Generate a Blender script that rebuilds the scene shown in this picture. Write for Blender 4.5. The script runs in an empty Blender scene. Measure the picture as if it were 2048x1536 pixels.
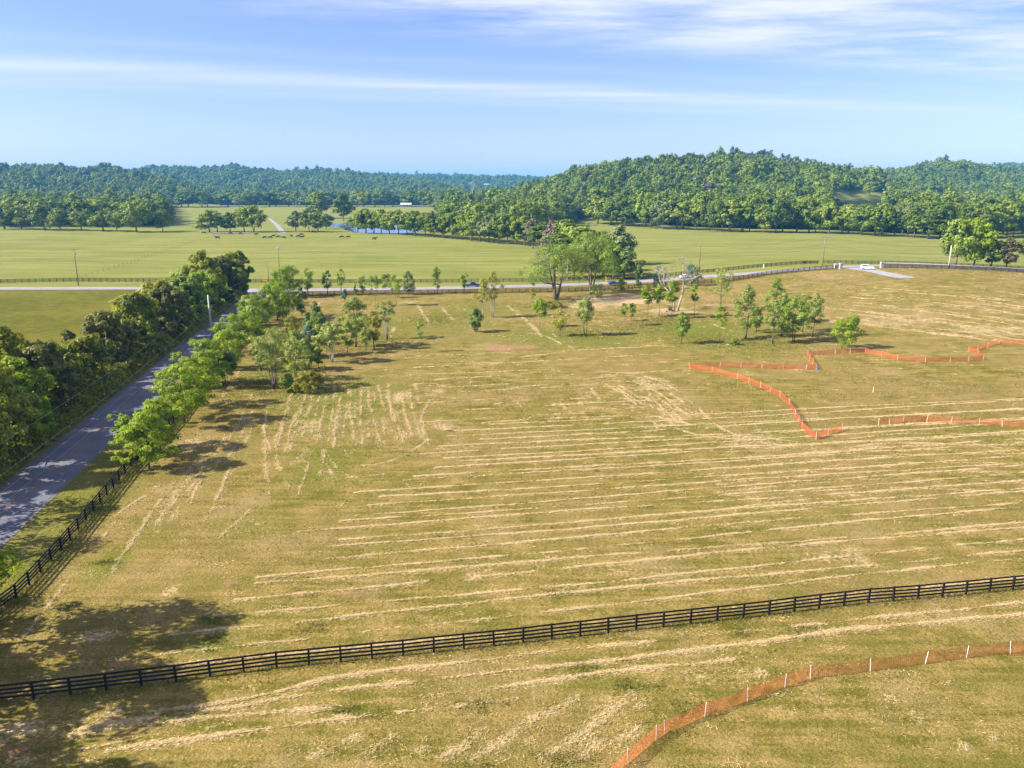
import bpy, bmesh, math, random
import numpy as np
from mathutils import Vector, Matrix

SC = bpy.context.scene
COL = SC.collection
R = math.radians

# ------------------------------------------------------------------ camera
F, HZ, CAMH = 1560.0, 372.0, 36.0          # focal length in photo pixels, horizon row, height over the field
PITCH = math.atan((768 - HZ) / F)
CP, SP = math.cos(PITCH), math.sin(PITCH)
cam = bpy.data.objects.new('camera', bpy.data.cameras.new('camera'))
COL.objects.link(cam)
cam.location = (0, 0, CAMH)
cam.rotation_euler = (math.pi / 2 - PITCH, 0, 0)
cam.data.sensor_width = 36
cam.data.lens = F / 2048 * 36
cam.data.clip_start = 0.5
cam.data.clip_end = 30000
SC.camera = cam

# ------------------------------------------------------------------ light, sky, exposure
SUN_EL = 35.0
SUN_AZ = math.atan2(1.0, 0.17)             # heading of the shadows, clockwise from +Y
sun = bpy.data.objects.new('sun', bpy.data.lights.new('sun', 'SUN'))
COL.objects.link(sun)
sd = Vector((math.sin(SUN_AZ) * math.cos(R(SUN_EL)), math.cos(SUN_AZ) * math.cos(R(SUN_EL)), -math.sin(R(SUN_EL))))
sun.rotation_euler = sd.to_track_quat('-Z', 'Y').to_euler()
sun.location = (-200, -20, 200)
sun.data.energy = 4.9
sun.data.angle = R(0.5)
sun.data.color = (1.0, 0.92, 0.77)
SKY_STRENGTH = 0.055
EXPOSURE = 1.55
SC.view_settings.view_transform = 'Standard'
SC.view_settings.look = 'None'
SC.view_settings.exposure = EXPOSURE
SC.view_settings.gamma = 1.0
SC.view_settings.use_curve_mapping = False
cy = SC.cycles
cy.use_denoising = True
cy.max_bounces = 5
cy.diffuse_bounces = 3
cy.glossy_bounces = 2
cy.transmission_bounces = 3
cy.transparent_max_bounces = 6
cy.volume_bounces = 0
cy.caustics_reflective = False
cy.caustics_refractive = False
cy.sample_clamp_indirect = 6


class NT:
    """tiny node-tree helper"""
    def __init__(s, tree):
        s.t = tree
        s.n = tree.nodes
        s.l = tree.links

    def new(s, kind, **kw):
        n = s.n.new(kind)
        for k, v in kw.items():
            setattr(n, k, v)
        return n

    def put(s, sock, v):
        if isinstance(v, bpy.types.NodeSocket):
            s.l.new(v, sock)
        elif v is not None:
            if hasattr(sock.default_value, '__len__') and not hasattr(v, '__len__'):
                v = (v,) * len(sock.default_value)
            if hasattr(v, '__len__') and len(v) == 3 and len(sock.default_value) == 4:
                v = tuple(v) + (1,)
            sock.default_value = v

    def math(s, op, a, b=0.0, c=None, clamp=False):
        n = s.new('ShaderNodeMath', operation=op, use_clamp=clamp)
        s.put(n.inputs[0], a)
        s.put(n.inputs[1], b)
        if c is not None:
            s.put(n.inputs[2], c)
        return n.outputs[0]

    def ramp01(s, v, lo, hi):
        n = s.new('ShaderNodeMapRange', interpolation_type='SMOOTHSTEP')
        s.put(n.inputs['Value'], v)
        s.put(n.inputs['From Min'], lo)
        s.put(n.inputs['From Max'], hi)
        return n.outputs['Result']

    def mix(s, f, a, b):
        n = s.new('ShaderNodeMix', data_type='RGBA')
        s.put(n.inputs[0], f)
        s.put(n.inputs[6], a)
        s.put(n.inputs[7], b)
        return n.outputs[2]

    def mul(s, a, b, f=1.0):
        n = s.new('ShaderNodeMix', data_type='RGBA', blend_type='MULTIPLY')
        s.put(n.inputs[0], f)
        s.put(n.inputs[6], a)
        s.put(n.inputs[7], b)
        return n.outputs[2]

    def noise(s, vec, scale, detail=3.0, rough=0.55):
        n = s.new('ShaderNodeTexNoise')
        s.put(n.inputs['Vector'], vec)
        s.put(n.inputs['Scale'], scale)
        s.put(n.inputs['Detail'], detail)
        s.put(n.inputs['Roughness'], rough)
        return n.outputs[0]

    def mapping(s, vec, scale=(1, 1, 1), rot=(0, 0, 0), loc=(0, 0, 0)):
        n = s.new('ShaderNodeMapping')
        s.put(n.inputs['Vector'], vec)
        n.inputs['Scale'].default_value = scale
        n.inputs['Rotation'].default_value = rot
        n.inputs['Location'].default_value = loc
        return n.outputs[0]


world = bpy.data.worlds.new('World')
SC.world = world
world.use_nodes = True
w = NT(world.node_tree)
w.n.clear()
sky = w.new('ShaderNodeTexSky', sky_type='NISHITA')
sky.sun_disc = False
sky.sun_elevation = R(SUN_EL)
sky.sun_rotation = SUN_AZ + math.pi
sky.altitude = 200
sky.air_density = 1.0
sky.dust_density = 0.6
sky.ozone_density = 1.6
tc = w.new('ShaderNodeTexCoord')
sep = w.new('ShaderNodeSeparateXYZ')
w.l.new(tc.outputs['Generated'], sep.inputs[0])
dx, dy, dz = sep.outputs
zz = w.math('MAXIMUM', dz, 0.02)
cx = w.math('DIVIDE', dx, zz)
cyy = w.math('DIVIDE', dy, zz)
comb = w.new('ShaderNodeCombineXYZ')
w.put(comb.inputs[0], cx)
w.put(comb.inputs[1], cyy)
cp = comb.outputs[0]
# the long thin band of high cloud and two weaker bands beside it (positions on the cloud layer)
wob = w.math('MULTIPLY', w.math('SUBTRACT', w.noise(cp, 0.35, 3), 0.5), 1.0)
lin = w.math('ADD', w.math('SUBTRACT', w.math('SUBTRACT', cyy, w.math('MULTIPLY', cx, 0.40)), 9.05), wob)
streak = w.noise(w.mapping(cp, (0.22, 1.6, 1), (0, 0, R(-21.8))), 1.0, 5, 0.6)


def band(off, wid, amp):
    q = w.math('DIVIDE', w.math('SUBTRACT', lin, off), wid)
    g = w.math('EXPONENT', w.math('MULTIPLY', w.math('MULTIPLY', q, q), -1.0))
    return w.math('MULTIPLY', g, amp)


b1 = w.math('ADD', band(-0.25, 0.50, 0.52), band(0.10, 1.05, 0.46))
b2 = band(1.35, 0.45, 0.22)
b3 = band(-1.9, 0.30, 0.16)
fade = w.ramp01(cx, 9.0, 0.0)
bands = w.math('ADD', w.math('ADD', b1, b2), b3)
bands = w.math('MULTIPLY', bands, w.math('ADD', w.math('MULTIPLY', fade, 0.45), 0.55))
bands = w.math('MULTIPLY', bands, w.math('ADD', w.math('MULTIPLY', streak, 1.9), -0.02))
# wisps high on the right
n1 = w.noise(w.mapping(cp, (0.55, 1.0, 1), (0, 0, R(-14)), (3.4, 1.2, 0)), 1.0, 7, 0.62)
wis = w.ramp01(n1, 0.33, 0.70)
reg = w.ramp01(w.math('SUBTRACT', cyy, w.math('MULTIPLY', cx, 0.42)), 6.6, 4.9)
reg = w.math('MULTIPLY', reg, w.ramp01(cx, -2.6, 0.0))
wis = w.math('MULTIPLY', w.math('MULTIPLY', wis, reg), 1.0)
cl = w.math('ADD', w.math('MULTIPLY', bands, 0.60), wis)
cl = w.math('MULTIPLY', w.math('MINIMUM', cl, 0.92), w.ramp01(dz, 0.035, 0.09))
# deeper blue of this clear morning sky
tint = w.mul(sky.outputs[0], (0.88, 0.885, 1.55))
skyc = w.mix(cl, tint, (5.9, 6.1, 6.6))
bg = w.new('ShaderNodeBackground')
w.put(bg.inputs[0], skyc)
bg.inputs[1].default_value = SKY_STRENGTH
wo = w.new('ShaderNodeOutputWorld')
w.l.new(bg.outputs[0], wo.inputs[0])

# ------------------------------------------------------------------ helpers
def tag(o, label=None, cat=None, group=None, kind=None):
    if label:
        o['label'] = label
    if cat:
        o['category'] = cat
    if group:
        o['group'] = group
    if kind:
        o['kind'] = kind
    return o


def empty(name, loc=(0, 0, 0), rz=0.0, **kw):
    o = bpy.data.objects.new(name, None)
    o.empty_display_size = 0.5
    COL.objects.link(o)
    o.location = loc
    o.rotation_euler = (0, 0, rz)
    return tag(o, **kw)


def link(name, me, parent=None, loc=None):
    o = bpy.data.objects.new(name, me)
    COL.objects.link(o)
    if parent is not None:
        o.parent = parent
    if loc is not None:
        o.location = loc
    return o


def np_mesh(name, V, Q, mat, tint=None, smooth=False):
    V = np.asarray(V, dtype=np.float32)
    Q = np.asarray(Q, dtype=np.int32)
    k = Q.shape[1]
    me = bpy.data.meshes.new(name)
    me.vertices.add(len(V))
    me.vertices.foreach_set('co', V.ravel())
    me.loops.add(Q.size)
    me.loops.foreach_set('vertex_index', Q.ravel())
    me.polygons.add(len(Q))
    me.polygons.foreach_set('loop_start', np.arange(0, Q.size, k, dtype=np.int32))
    if smooth:
        me.polygons.foreach_set('use_smooth', np.ones(len(Q), dtype=bool))
    me.update(calc_edges=True)
    if tint is not None:
        a = me.attributes.new('tint', 'FLOAT', 'POINT')
        a.data.foreach_set('value', np.asarray(tint, dtype=np.float32))
    if mat:
        me.materials.append(mat)
    return me


class MB:
    """collects boxes, tubes and polygons, builds ONE mesh"""
    def __init__(s):
        s.v = []
        s.f = []

    def add(s, vs, fs):
        b = len(s.v)
        s.v += [tuple(v) for v in vs]
        s.f += [tuple(i + b for i in f) for f in fs]
        return s

    def box(s, cx, cy, cz, sx, sy, sz, M=None):
        vs = [Vector((cx + a * sx / 2, cy + b * sy / 2, cz + c * sz / 2)) for c in (-1, 1) for a, b in ((-1, -1), (1, -1), (1, 1), (-1, 1))]
        if M:
            vs = [M @ v for v in vs]
        return s.add(vs, [(3, 2, 1, 0), (4, 5, 6, 7), (0, 1, 5, 4), (1, 2, 6, 5), (2, 3, 7, 6), (3, 0, 4, 7)])

    def bar(s, a, b, wid, hgt):
        """upright board from a to b"""
        a, b = Vector(a), Vector(b)
        d = (b - a)
        n = Vector((-d.y, d.x, 0)).normalized() * wid / 2
        u = Vector((0, 0, hgt / 2))
        vs = [a - n - u, a + n - u, a + n + u, a - n + u, b - n - u, b + n - u, b + n + u, b - n + u]
        return s.add(vs, [(0, 1, 2, 3), (7, 6, 5, 4), (0, 4, 5, 1), (1, 5, 6, 2), (2, 6, 7, 3), (3, 7, 4, 0)])

    def tube(s, pts, rad, n=6, cap=True):
        pts = [Vector(p) for p in pts]
        if not hasattr(rad, '__len__'):
            rad = [rad] * len(pts)
        rings = []
        for i, p in enumerate(pts):
            d = (pts[min(i + 1, len(pts) - 1)] - pts[max(i - 1, 0)]).normalized()
            ref = Vector((1, 0, 0)) if abs(d.z) > 0.8 else Vector((0, 0, 1))
            u = d.cross(ref).normalized()
            v = d.cross(u)
            rings.append([p + (u * math.cos(2 * math.pi * k / n) + v * math.sin(2 * math.pi * k / n)) * rad[i] for k in range(n)])
        vs = [q for r in rings for q in r]
        fs = []
        for i in range(len(pts) - 1):
            for k in range(n):
                fs.append((i * n + k, i * n + (k + 1) % n, (i + 1) * n + (k + 1) % n, (i + 1) * n + k))
        if cap:
            fs.append(tuple(range(n - 1, -1, -1)))
            fs.append(tuple((len(pts) - 1) * n + k for k in range(n)))
        return s.add(vs, fs)

    def mesh(s, name, mat, smooth=False):
        me = bpy.data.meshes.new(name)
        me.from_pydata(s.v, [], s.f)
        if mat:
            me.materials.append(mat)
        if smooth:
            for p in me.polygons:
                p.use_smooth = True
        me.update()
        return me

    def build(s, name, mat, parent=None, loc=None, smooth=False):
        return link(name, s.mesh(name, mat, smooth), parent, loc)


# ------------------------------------------------------------------ terrain
def smooth01(t):
    t = np.clip(t, 0, 1)
    return t * t * (3 - 2 * t)


def pix_slope(py):
    v = (py - 768) / F
    return -(SP + v * CP) / (CP - v * SP)      # dz/dy of the ray through row py


RIDGES = [  # ridge distance, start of slope, tree height, skyline (px, py of the tree tops)
    (1280, 740, 26, [(960, 385), (1010, 376), (1060, 362), (1080, 355), (1130, 338), (1200, 320), (1290, 308), (1370, 302), (1460, 300), (1520, 303), (1600, 318), (1680, 327), (1730, 336), (1770, 350), (1850, 366), (1950, 390)]),
    (1900, 1150, 26, [(1600, 385), (1660, 366), (1740, 338), (1800, 332), (1850, 322), (1900, 321), (1960, 331), (2048, 342), (2150, 352), (2300, 370)]),
    (2900, 2000, 24, [(1850, 380), (1950, 338), (2020, 327), (2060, 327), (2150, 335), (2300, 350)]),
    (2050, 1250, 26, [(-400, 330), (-100, 322), (0, 325), (60, 326), (130, 331), (200, 331), (235, 327), (262, 338), (310, 345), (360, 356), (450, 384)]),
    (3000, 1900, 24, [(60, 380), (200, 345), (290, 336), (330, 332), (400, 333), (470, 332), (520, 336), (570, 341), (640, 339), (680, 340), (740, 346), (800, 353), (900, 366), (1000, 380)]),
    (3900, 2900, 24, [(400, 380), (600, 348), (740, 345), (860, 346), (940, 349), (1080, 352), (1200, 356), (1400, 380)]),
]
RID = []
for Yr, Y0, th, sk in RIDGES:
    px = np.array([p[0] for p in sk], float)
    zt = np.array([max(0.0, CAMH + pix_slope(p[1]) * Yr - th) for p in sk])
    RID.append((Yr, Y0, px, zt))


def Hn(x, y):
    """ground height"""
    x = np.asarray(x, float)
    y = np.asarray(y, float)
    h = 6.2 * np.exp(-((x - 158) / 88.0) ** 2 - ((y - 292) / 78.0) ** 2)
    h = h + 0.16 * np.sin(x / 27.0 + 1.0) * np.sin(y / 33.0 + 0.4) * smooth01((y - 30) / 80)
    far = np.zeros_like(h)
    m = y > 700
    if np.any(m):
        xf, yf = np.broadcast_arrays(x, y)
        xf = xf[m]
        yf = yf[m]
        px = 1024 + F * xf / (yf * CP + CAMH * SP)
        acc = np.zeros_like(xf)
        rug = 1 + 0.10 * np.sin(px / 23.0 + yf / 90.0) + 0.06 * np.sin(px / 9.0 - yf / 50.0)
        for Yr, Y0, pxs, zt in RID:
            z = np.interp(px, pxs, zt, left=0, right=0)
            t = (yf - Y0) / (Yr - Y0)
            up = smooth01(t) * np.where(t < 1, rug * (1 - np.clip(t, 0, 1) ** 4) + np.clip(t, 0, 1) ** 4, 1)
            dn = 1 - 0.8 * smooth01((yf - Yr) / 700.0)
            acc = np.maximum(acc, z * up * dn)
        far[m] = acc
    return h + far


def Hs(x, y):
    return float(Hn(np.array([x]), np.array([y]))[0])


def at(px, py, lift=0.0):
    """point of the ground seen at photo pixel (px, py)"""
    a, v = (px - 1024) / F, (py - 768) / F
    d = np.array([a, CP - v * SP, -SP - v * CP])
    t = np.geomspace(20, 6000, 500)
    z = CAMH + t * d[2] - Hn(t * d[0], t * d[1])
    i = np.nonzero(z < 0)[0]
    if len(i) == 0:
        raise ValueError('above horizon %s %s' % (px, py))
    lo, hi = t[max(i[0] - 1, 0)], t[i[0]]
    for _ in range(30):
        m = (lo + hi) / 2
        if CAMH + m * d[2] - Hs(m * d[0], m * d[1]) < 0:
            hi = m
        else:
            lo = m
    p = Vector((hi * d[0], hi * d[1], 0))
    p.z = Hs(p.x, p.y) + lift
    return p


def proj(x, y, z):
    dz = np.asarray(z) - CAMH
    dep = np.asarray(y) * CP - dz * SP
    vv = -(np.asarray(y) * SP + dz * CP)
    return 1024 + F * np.asarray(x) / dep, 768 + F * vv / dep, dep


def top_height(p, py):
    """height over p of the point seen at row py above it"""
    return CAMH + pix_slope(py) * p.y - p.z


def ppm(p):
    return F / float(proj(p.x, p.y, p.z)[2])     # photo pixels per metre


def yflat(py):
    return CAMH / -pix_slope(py)


def ground_pts(pxs, step=None, lift=0.0):
    pts = [at(*q) for q in pxs]
    if step:
        out = []
        # smooth resampling (Catmull-Rom)
        for i in range(len(pts) - 1):
            p0, p1, p2, p3 = pts[max(i - 1, 0)], pts[i], pts[i + 1], pts[min(i + 2, len(pts) - 1)]
            n = max(1, int((p2 - p1).length / step))
            for k in range(n):
                t = k / n
                q = 0.5 * ((2 * p1) + (p2 - p0) * t + (2 * p0 - 5 * p1 + 4 * p2 - p3) * t * t + (3 * p1 - p0 - 3 * p2 + p3) * t ** 3)
                out.append(q)
        out.append(pts[-1])
        pts = out
    return [Vector((p.x, p.y, Hs(p.x, p.y) + lift)) for p in pts]


# ------------------------------------------------------------------ materials
def principled(name, col, rough=0.7, spec=0.3, metal=0.0, var=0.0, vscale=5.0, bump=0.0):
    m = bpy.data.materials.new(name)
    m.use_nodes = True
    t = NT(m.node_tree)
    b = t.n['Principled BSDF']
    b.inputs['Roughness'].default_value = rough
    b.inputs['Specular IOR Level'].default_value = spec
    b.inputs['Metallic'].default_value = metal
    geo = t.new('ShaderNodeTexCoord')
    nz = t.noise(geo.outputs['Object'], vscale, 5, 0.6)
    if var > 0:
        k = t.math('ADD', t.math('MULTIPLY', nz, 2 * var), 1 - var)
        t.put(b.inputs['Base Color'], t.mul((*col, 1), comb3(t, k)))
    else:
        b.inputs['Base Color'].default_value = (*col, 1)
    if bump > 0:
        bn = t.new('ShaderNodeBump')
        bn.inputs['Strength'].default_value = bump
        bn.inputs['Distance'].default_value = 0.05
        t.put(bn.inputs['Height'], nz)
        t.l.new(bn.outputs[0], b.inputs['Normal'])
    return m


def comb3(t, v):
    n = t.new('ShaderNodeCombineColor')
    for i in range(3):
        t.put(n.inputs[i], v)
    return n.outputs[0]


def leaf_mat(name, dark, light, transl=0.28, objvar=0.35, rough=0.55):
    m = bpy.data.materials.new(name)
    m.use_nodes = True
    t = NT(m.node_tree)
    b = t.n['Principled BSDF']
    out = t.n['Material Output']
    at_ = t.new('ShaderNodeAttribute', attribute_name='tint')
    oi = t.new('ShaderNodeObjectInfo')
    tcn = t.new('ShaderNodeTexCoord')
    nz = t.noise(tcn.outputs['Object'], 0.55, 3)
    f = t.math('ADD', t.math('MULTIPLY', at_.outputs['Fac'], 0.55), t.math('MULTIPLY', t.math('SUBTRACT', nz, 0.5), 0.9))
    f = t.math('ADD', f, t.math('MULTIPLY', t.math('SUBTRACT', oi.outputs['Random'], 0.35), objvar))
    f = t.math('ADD', f, 0.08, clamp=True)
    c = t.mix(f, (*dark, 1), (*light, 1))
    t.put(b.inputs['Base Color'], c)
    b.inputs['Roughness'].default_value = rough
    b.inputs['Specular IOR Level'].default_value = 0.22
    tr = t.new('ShaderNodeBsdfTranslucent')
    t.put(tr.inputs[0], t.mul(c, (1.25, 1.2, 0.55, 1)))
    mx = t.new('ShaderNodeMixShader')
    mx.inputs[0].default_value = transl
    t.l.new(b.outputs[0], mx.inputs[1])
    t.l.new(tr.outputs[0], mx.inputs[2])
    t.l.new(mx.outputs[0], out.inputs[0])
    return m


M = {}
M['lime'] = leaf_mat('lime_leaves', (0.112, 0.189, 0.009), (0.359, 0.456, 0.023), 0.40)
M['mid'] = leaf_mat('green_leaves', (0.103, 0.176, 0.023), (0.316, 0.389, 0.061), 0.32)
M['pale'] = leaf_mat('pale_leaves', (0.162, 0.216, 0.043), (0.389, 0.432, 0.108), 0.34)
M['yellow'] = leaf_mat('yellow_green_leaves', (0.187, 0.205, 0.023), (0.392, 0.373, 0.051), 0.34)
M['dark'] = leaf_mat('dark_leaves', (0.057, 0.107, 0.024), (0.189, 0.259, 0.057), 0.25)
M['bluish'] = leaf_mat('bluish_leaves', (0.055, 0.116, 0.071), (0.149, 0.240, 0.132), 0.25)
M['hedge'] = leaf_mat('hedge_leaves', (0.075, 0.110, 0.008), (0.380, 0.390, 0.026), 0.34, 0.5)
M['hedge2'] = leaf_mat('cedar_leaves', (0.060, 0.078, 0.014), (0.240, 0.225, 0.040), 0.26)
M['far'] = leaf_mat('distant_leaves', (0.053, 0.097, 0.007), (0.242, 0.303, 0.024), 0.24, 0.7)
M['farpale'] = leaf_mat('distant_pale_leaves', (0.085, 0.125, 0.040), (0.200, 0.245, 0.085), 0.14)
M['brown'] = leaf_mat('brownish_leaves', (0.070, 0.068, 0.031), (0.155, 0.134, 0.058), 0.2)
M['dead'] = leaf_mat('dry_twigs', (0.105, 0.085, 0.058), (0.190, 0.155, 0.110), 0.1)
M['weed'] = leaf_mat('weed_leaves', (0.143, 0.156, 0.011), (0.286, 0.280, 0.026), 0.34)
M['bark'] = principled('bark', (0.135, 0.105, 0.080), 0.9, 0.1, var=0.45, vscale=3.0)
M['palebark'] = principled('pale_bark', (0.30, 0.26, 0.22), 0.9, 0.1, var=0.4, vscale=3.0)
M['blackwood'] = principled('black_painted_wood', (0.012, 0.011, 0.011), 0.65, 0.25, var=0.5, vscale=9.0)
M['polewood'] = principled('weathered_pole_wood', (0.19, 0.16, 0.13), 0.85, 0.15, var=0.35, vscale=2.0)
M['rustwood'] = principled('reddish_pole_wood', (0.24, 0.10, 0.05), 0.85, 0.15, var=0.3, vscale=2.0)
M['palepole'] = principled('pale_pole_wood', (0.46, 0.45, 0.43), 0.7, 0.2, var=0.2, vscale=2.0)
M['wire'] = principled('dark_wire', (0.03, 0.03, 0.03), 0.5, 0.4)
M['lightwire'] = principled('grey_wire', (0.20, 0.24, 0.22), 0.4, 0.5)
M['metal'] = principled('grey_metal', (0.35, 0.36, 0.37), 0.45, 0.5, 0.6, var=0.15)
M['white'] = principled('white_paint', (0.78, 0.78, 0.78), 0.4, 0.5, var=0.05)
M['stake'] = principled('white_stake', (0.72, 0.66, 0.60), 0.7, 0.2, var=0.12, vscale=8)

M['cow'] = principled('black_hide', (0.010, 0.009, 0.009), 0.75, 0.25, var=0.4, vscale=3.0)
M['carwhite'] = principled('white_car_paint', (0.76, 0.78, 0.82), 0.22, 0.6)
M['carblue'] = principled('dark_blue_car_paint', (0.02, 0.06, 0.15), 0.25, 0.6)
M['carblue2'] = principled('blue_car_paint', (0.05, 0.09, 0.28), 0.25, 0.6)
M['glass'] = principled('car_glass', (0.015, 0.02, 0.025), 0.08, 0.7)
M['tyre'] = principled('tyre_rubber', (0.02, 0.02, 0.02), 0.85, 0.2)
M['lamp'] = principled('lamp_lens', (0.75, 0.75, 0.72), 0.15, 0.6)
M['tail'] = principled('tail_lamp', (0.35, 0.02, 0.02), 0.25, 0.6)
M['signorange'] = principled('orange_sign_face', (0.85, 0.36, 0.02), 0.5, 0.3, var=0.05)
M['signblack'] = principled('black_sign_print', (0.015, 0.015, 0.015), 0.5, 0.3)
M['stone'] = principled('grey_stone', (0.36, 0.34, 0.32), 0.9, 0.1, var=0.45, vscale=6.0, bump=0.6)
M['darkstone'] = principled('dark_field_stone', (0.13, 0.12, 0.115), 0.95, 0.1, var=0.6, vscale=4.0, bump=0.8)
M['concrete'] = principled('pale_concrete', (0.42, 0.40, 0.37), 0.9, 0.1, var=0.2, vscale=2.0)
M['redroof'] = principled('red_roof', (0.36, 0.10, 0.08), 0.7, 0.2, var=0.15, vscale=1.0)
M['greyroof'] = principled('pale_roof', (0.45, 0.45, 0.47), 0.6, 0.3, var=0.15, vscale=1.0)
M['brick'] = principled('reddish_wall', (0.32, 0.17, 0.12), 0.9, 0.1, var=0.2, vscale=2.0)
M['redgate'] = principled('red_gate_paint', (0.34, 0.15, 0.11), 0.6, 0.3, var=0.2)


def asphalt(name, col, col2):
    m = bpy.data.materials.new(name)
    m.use_nodes = True
    t = NT(m.node_tree)
    b = t.n['Principled BSDF']
    g = t.new('ShaderNodeTexCoord').outputs['Object']
    a = t.noise(g, 0.22, 4)
    f = t.noise(g, 6.0, 4, 0.7)
    k = t.math('ADD', t.math('MULTIPLY', a, 0.6), t.math('MULTIPLY', f, 0.4))
    c = t.mix(t.ramp01(k, 0.35, 0.65), (*col, 1), (*col2, 1))
    # tar-sealed cracks
    vo = t.new('ShaderNodeTexVoronoi', feature='DISTANCE_TO_EDGE')
    t.put(vo.inputs['Vector'], t.mapping(g, (0.16, 0.09, 1), (0, 0, 0.3)))
    crack = t.ramp01(vo.outputs['Distance'], 0.012, 0.004)
    c = t.mix(t.math('MULTIPLY', crack, 0.55), c, (0.05, 0.05, 0.055, 1))
    t.put(b.inputs['Base Color'], c)
    b.inputs['Roughness'].default_value = 0.85
    b.inputs['Specular IOR Level'].default_value = 0.25
    return m


M['asphalt'] = asphalt('asphalt', (0.085, 0.092, 0.126), (0.128, 0.128, 0.155))
M['asphalt2'] = asphalt('worn_asphalt', (0.216, 0.200, 0.228), (0.272, 0.248, 0.268))
M['gravel'] = asphalt('pale_gravel', (0.200, 0.200, 0.204), (0.280, 0.276, 0.272))
M['roadline'] = principled('faded_yellow_line', (0.21, 0.135, 0.075), 0.8, 0.2, var=0.3, vscale=1.5)


def blade_mat(name, c1, c2, transl=0.2):
    m = bpy.data.materials.new(name)
    m.use_nodes = True
    t = NT(m.node_tree)
    b = t.n['Principled BSDF']
    a_ = t.new('ShaderNodeAttribute', attribute_name='tint')
    c = t.mix(a_.outputs['Fac'], (*c1, 1), (*c2, 1))
    t.put(b.inputs['Base Color'], c)
    b.inputs['Roughness'].default_value = 0.7
    b.inputs['Specular IOR Level'].default_value = 0.15
    tr = t.new('ShaderNodeBsdfTranslucent')
    t.put(tr.inputs[0], c)
    mx = t.new('ShaderNodeMixShader')
    mx.inputs[0].default_value = transl
    t.l.new(b.outputs[0], mx.inputs[1])
    t.l.new(tr.outputs[0], mx.inputs[2])
    t.l.new(mx.outputs[0], t.n['Material Output'].inputs[0])
    return m


M['hay'] = blade_mat('dry_hay', (0.400, 0.285, 0.115), (0.720, 0.555, 0.315))
M['orange'] = blade_mat('orange_plastic_net', (0.72, 0.190, 0.070), (0.72, 0.190, 0.070), 0.58)
M['grass'] = blade_mat('grass_blades', (0.104, 0.116, 0.014), (0.240, 0.192, 0.060), 0.35)

# ------------------------------------------------------------------ layout shared by ground and objects
near_fence_px = [(-230, 1428), (60, 1399), (272, 1373), (540, 1338), (790, 1313), (1025, 1288), (1250, 1262), (1514, 1233), (1716, 1208), (1864, 1196), (2010, 1182), (2200, 1160)]
side_fence_px = [(-90, 1290), (40, 1192), (123, 1101), (253, 945), (345, 851), (465, 703), (522, 640), (582, 592)]
front_fence_px = [(582, 592), (700, 590), (820, 588), (1000, 586), (1150, 583), (1260, 577), (1350, 570), (1450, 564), (1536, 550), (1620, 541), (1677, 537)]
right_fence_px = [(1766, 535), (1850, 537), (1950, 540), (2048, 546), (2160, 552)]
back_fence_px = [(-420, 568), (-160, 568), (0, 566), (150, 563), (400, 565), (700, 566), (900, 565), (1040, 564), (1180, 562), (1290, 557), (1400, 547), (1480, 539), (1550, 532), (1612, 528)]
back_fence2_px = [(1645, 527), (1720, 528), (1800, 529), (1880, 532), (1950, 535), (2048, 540), (2160, 547)]
road_left_px = [(-330, 1230), (-150, 1090), (0, 985), (100, 905), (250, 783), (400, 665), (478, 600)]
road_right_px = [(-190, 1260), (-110, 1180), (0, 1095), (110, 988), (232, 872), (345, 762), (450, 668), (530, 598)]

rng = np.random.default_rng(7)

# ------------------------------------------------------------------ hay lines, collected first so that the ground can carry a trace of them
HAY_V, HAY_T = [], []
SPLAT = []


def hay_line(pts, wid=0.42, dens=60, breaks=0.35, seed=None, tone=0.5):
    r = np.random.default_rng(seed if seed is not None else int(abs(pts[0].x * 131 + pts[0].y * 977)) % 100000)
    P = np.array([[p.x, p.y] for p in pts])
    seg = np.linalg.norm(np.diff(P, axis=0), axis=1)
    L = np.concatenate([[0], np.cumsum(seg)])
    if L[-1] < 0.5:
        return
    n = int(L[-1] / 0.12)
    s = np.linspace(0, L[-1], n)
    X = np.interp(s, L, P[:, 0])
    Y = np.interp(s, L, P[:, 1])
    ang = np.arctan2(np.gradient(Y), np.gradient(X))
    ph = r.uniform(0, 6.28, 6)
    wob = 0.06 * np.sin(s / 2.3 + ph[0]) + 0.04 * np.sin(s / 0.9 + ph[1]) + 0.14 * np.sin(s / 9 + ph[2])
    X -= np.sin(ang) * wob
    Y += np.cos(ang) * wob
    env = 0.62 + 0.22 * np.sin(s / 3.1 + ph[3]) + 0.30 * np.sin(s / 9.7 + ph[4]) + 0.22 * np.sin(s / 1.3 + ph[5]) + r.normal(0, .12, n)
    for c_ in r.uniform(0, L[-1], int(L[-1] / 4.5) + 1):
        env += r.uniform(.3, .9) * np.exp(-((s - c_) / r.uniform(.25, .9)) ** 2)
    for c_ in r.uniform(0, L[-1], int(L[-1] / 16) + 1):
        env -= r.uniform(.4, .9) * np.exp(-((s - c_) / r.uniform(.6, 2.5)) ** 2)
    env = np.clip(env - breaks + 0.12, 0.03, 1.6)
    lod = np.maximum(1.0, Y / 70.0)
    cnt = r.poisson(dens * 2.3 * 0.12 * env / lod ** 1.3)
    idx = np.repeat(np.arange(n), cnt)
    k = len(idx)
    SPLAT.append((X, Y, env, wid))
    if k == 0:
        return
    l = lod[idx]
    off = r.standard_t(3, k) * 0.22 * wid * (0.6 + 0.7 * env[idx])
    x = X[idx] - np.sin(ang[idx]) * off + r.normal(0, .06, k)
    y = Y[idx] + np.cos(ang[idx]) * off + r.normal(0, .06, k)
    hay_blades(x, y, ang[idx] + r.normal(0, 0.55, k), l, 0.10 * np.exp(-(off / wid) ** 2), tone, r)


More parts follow.
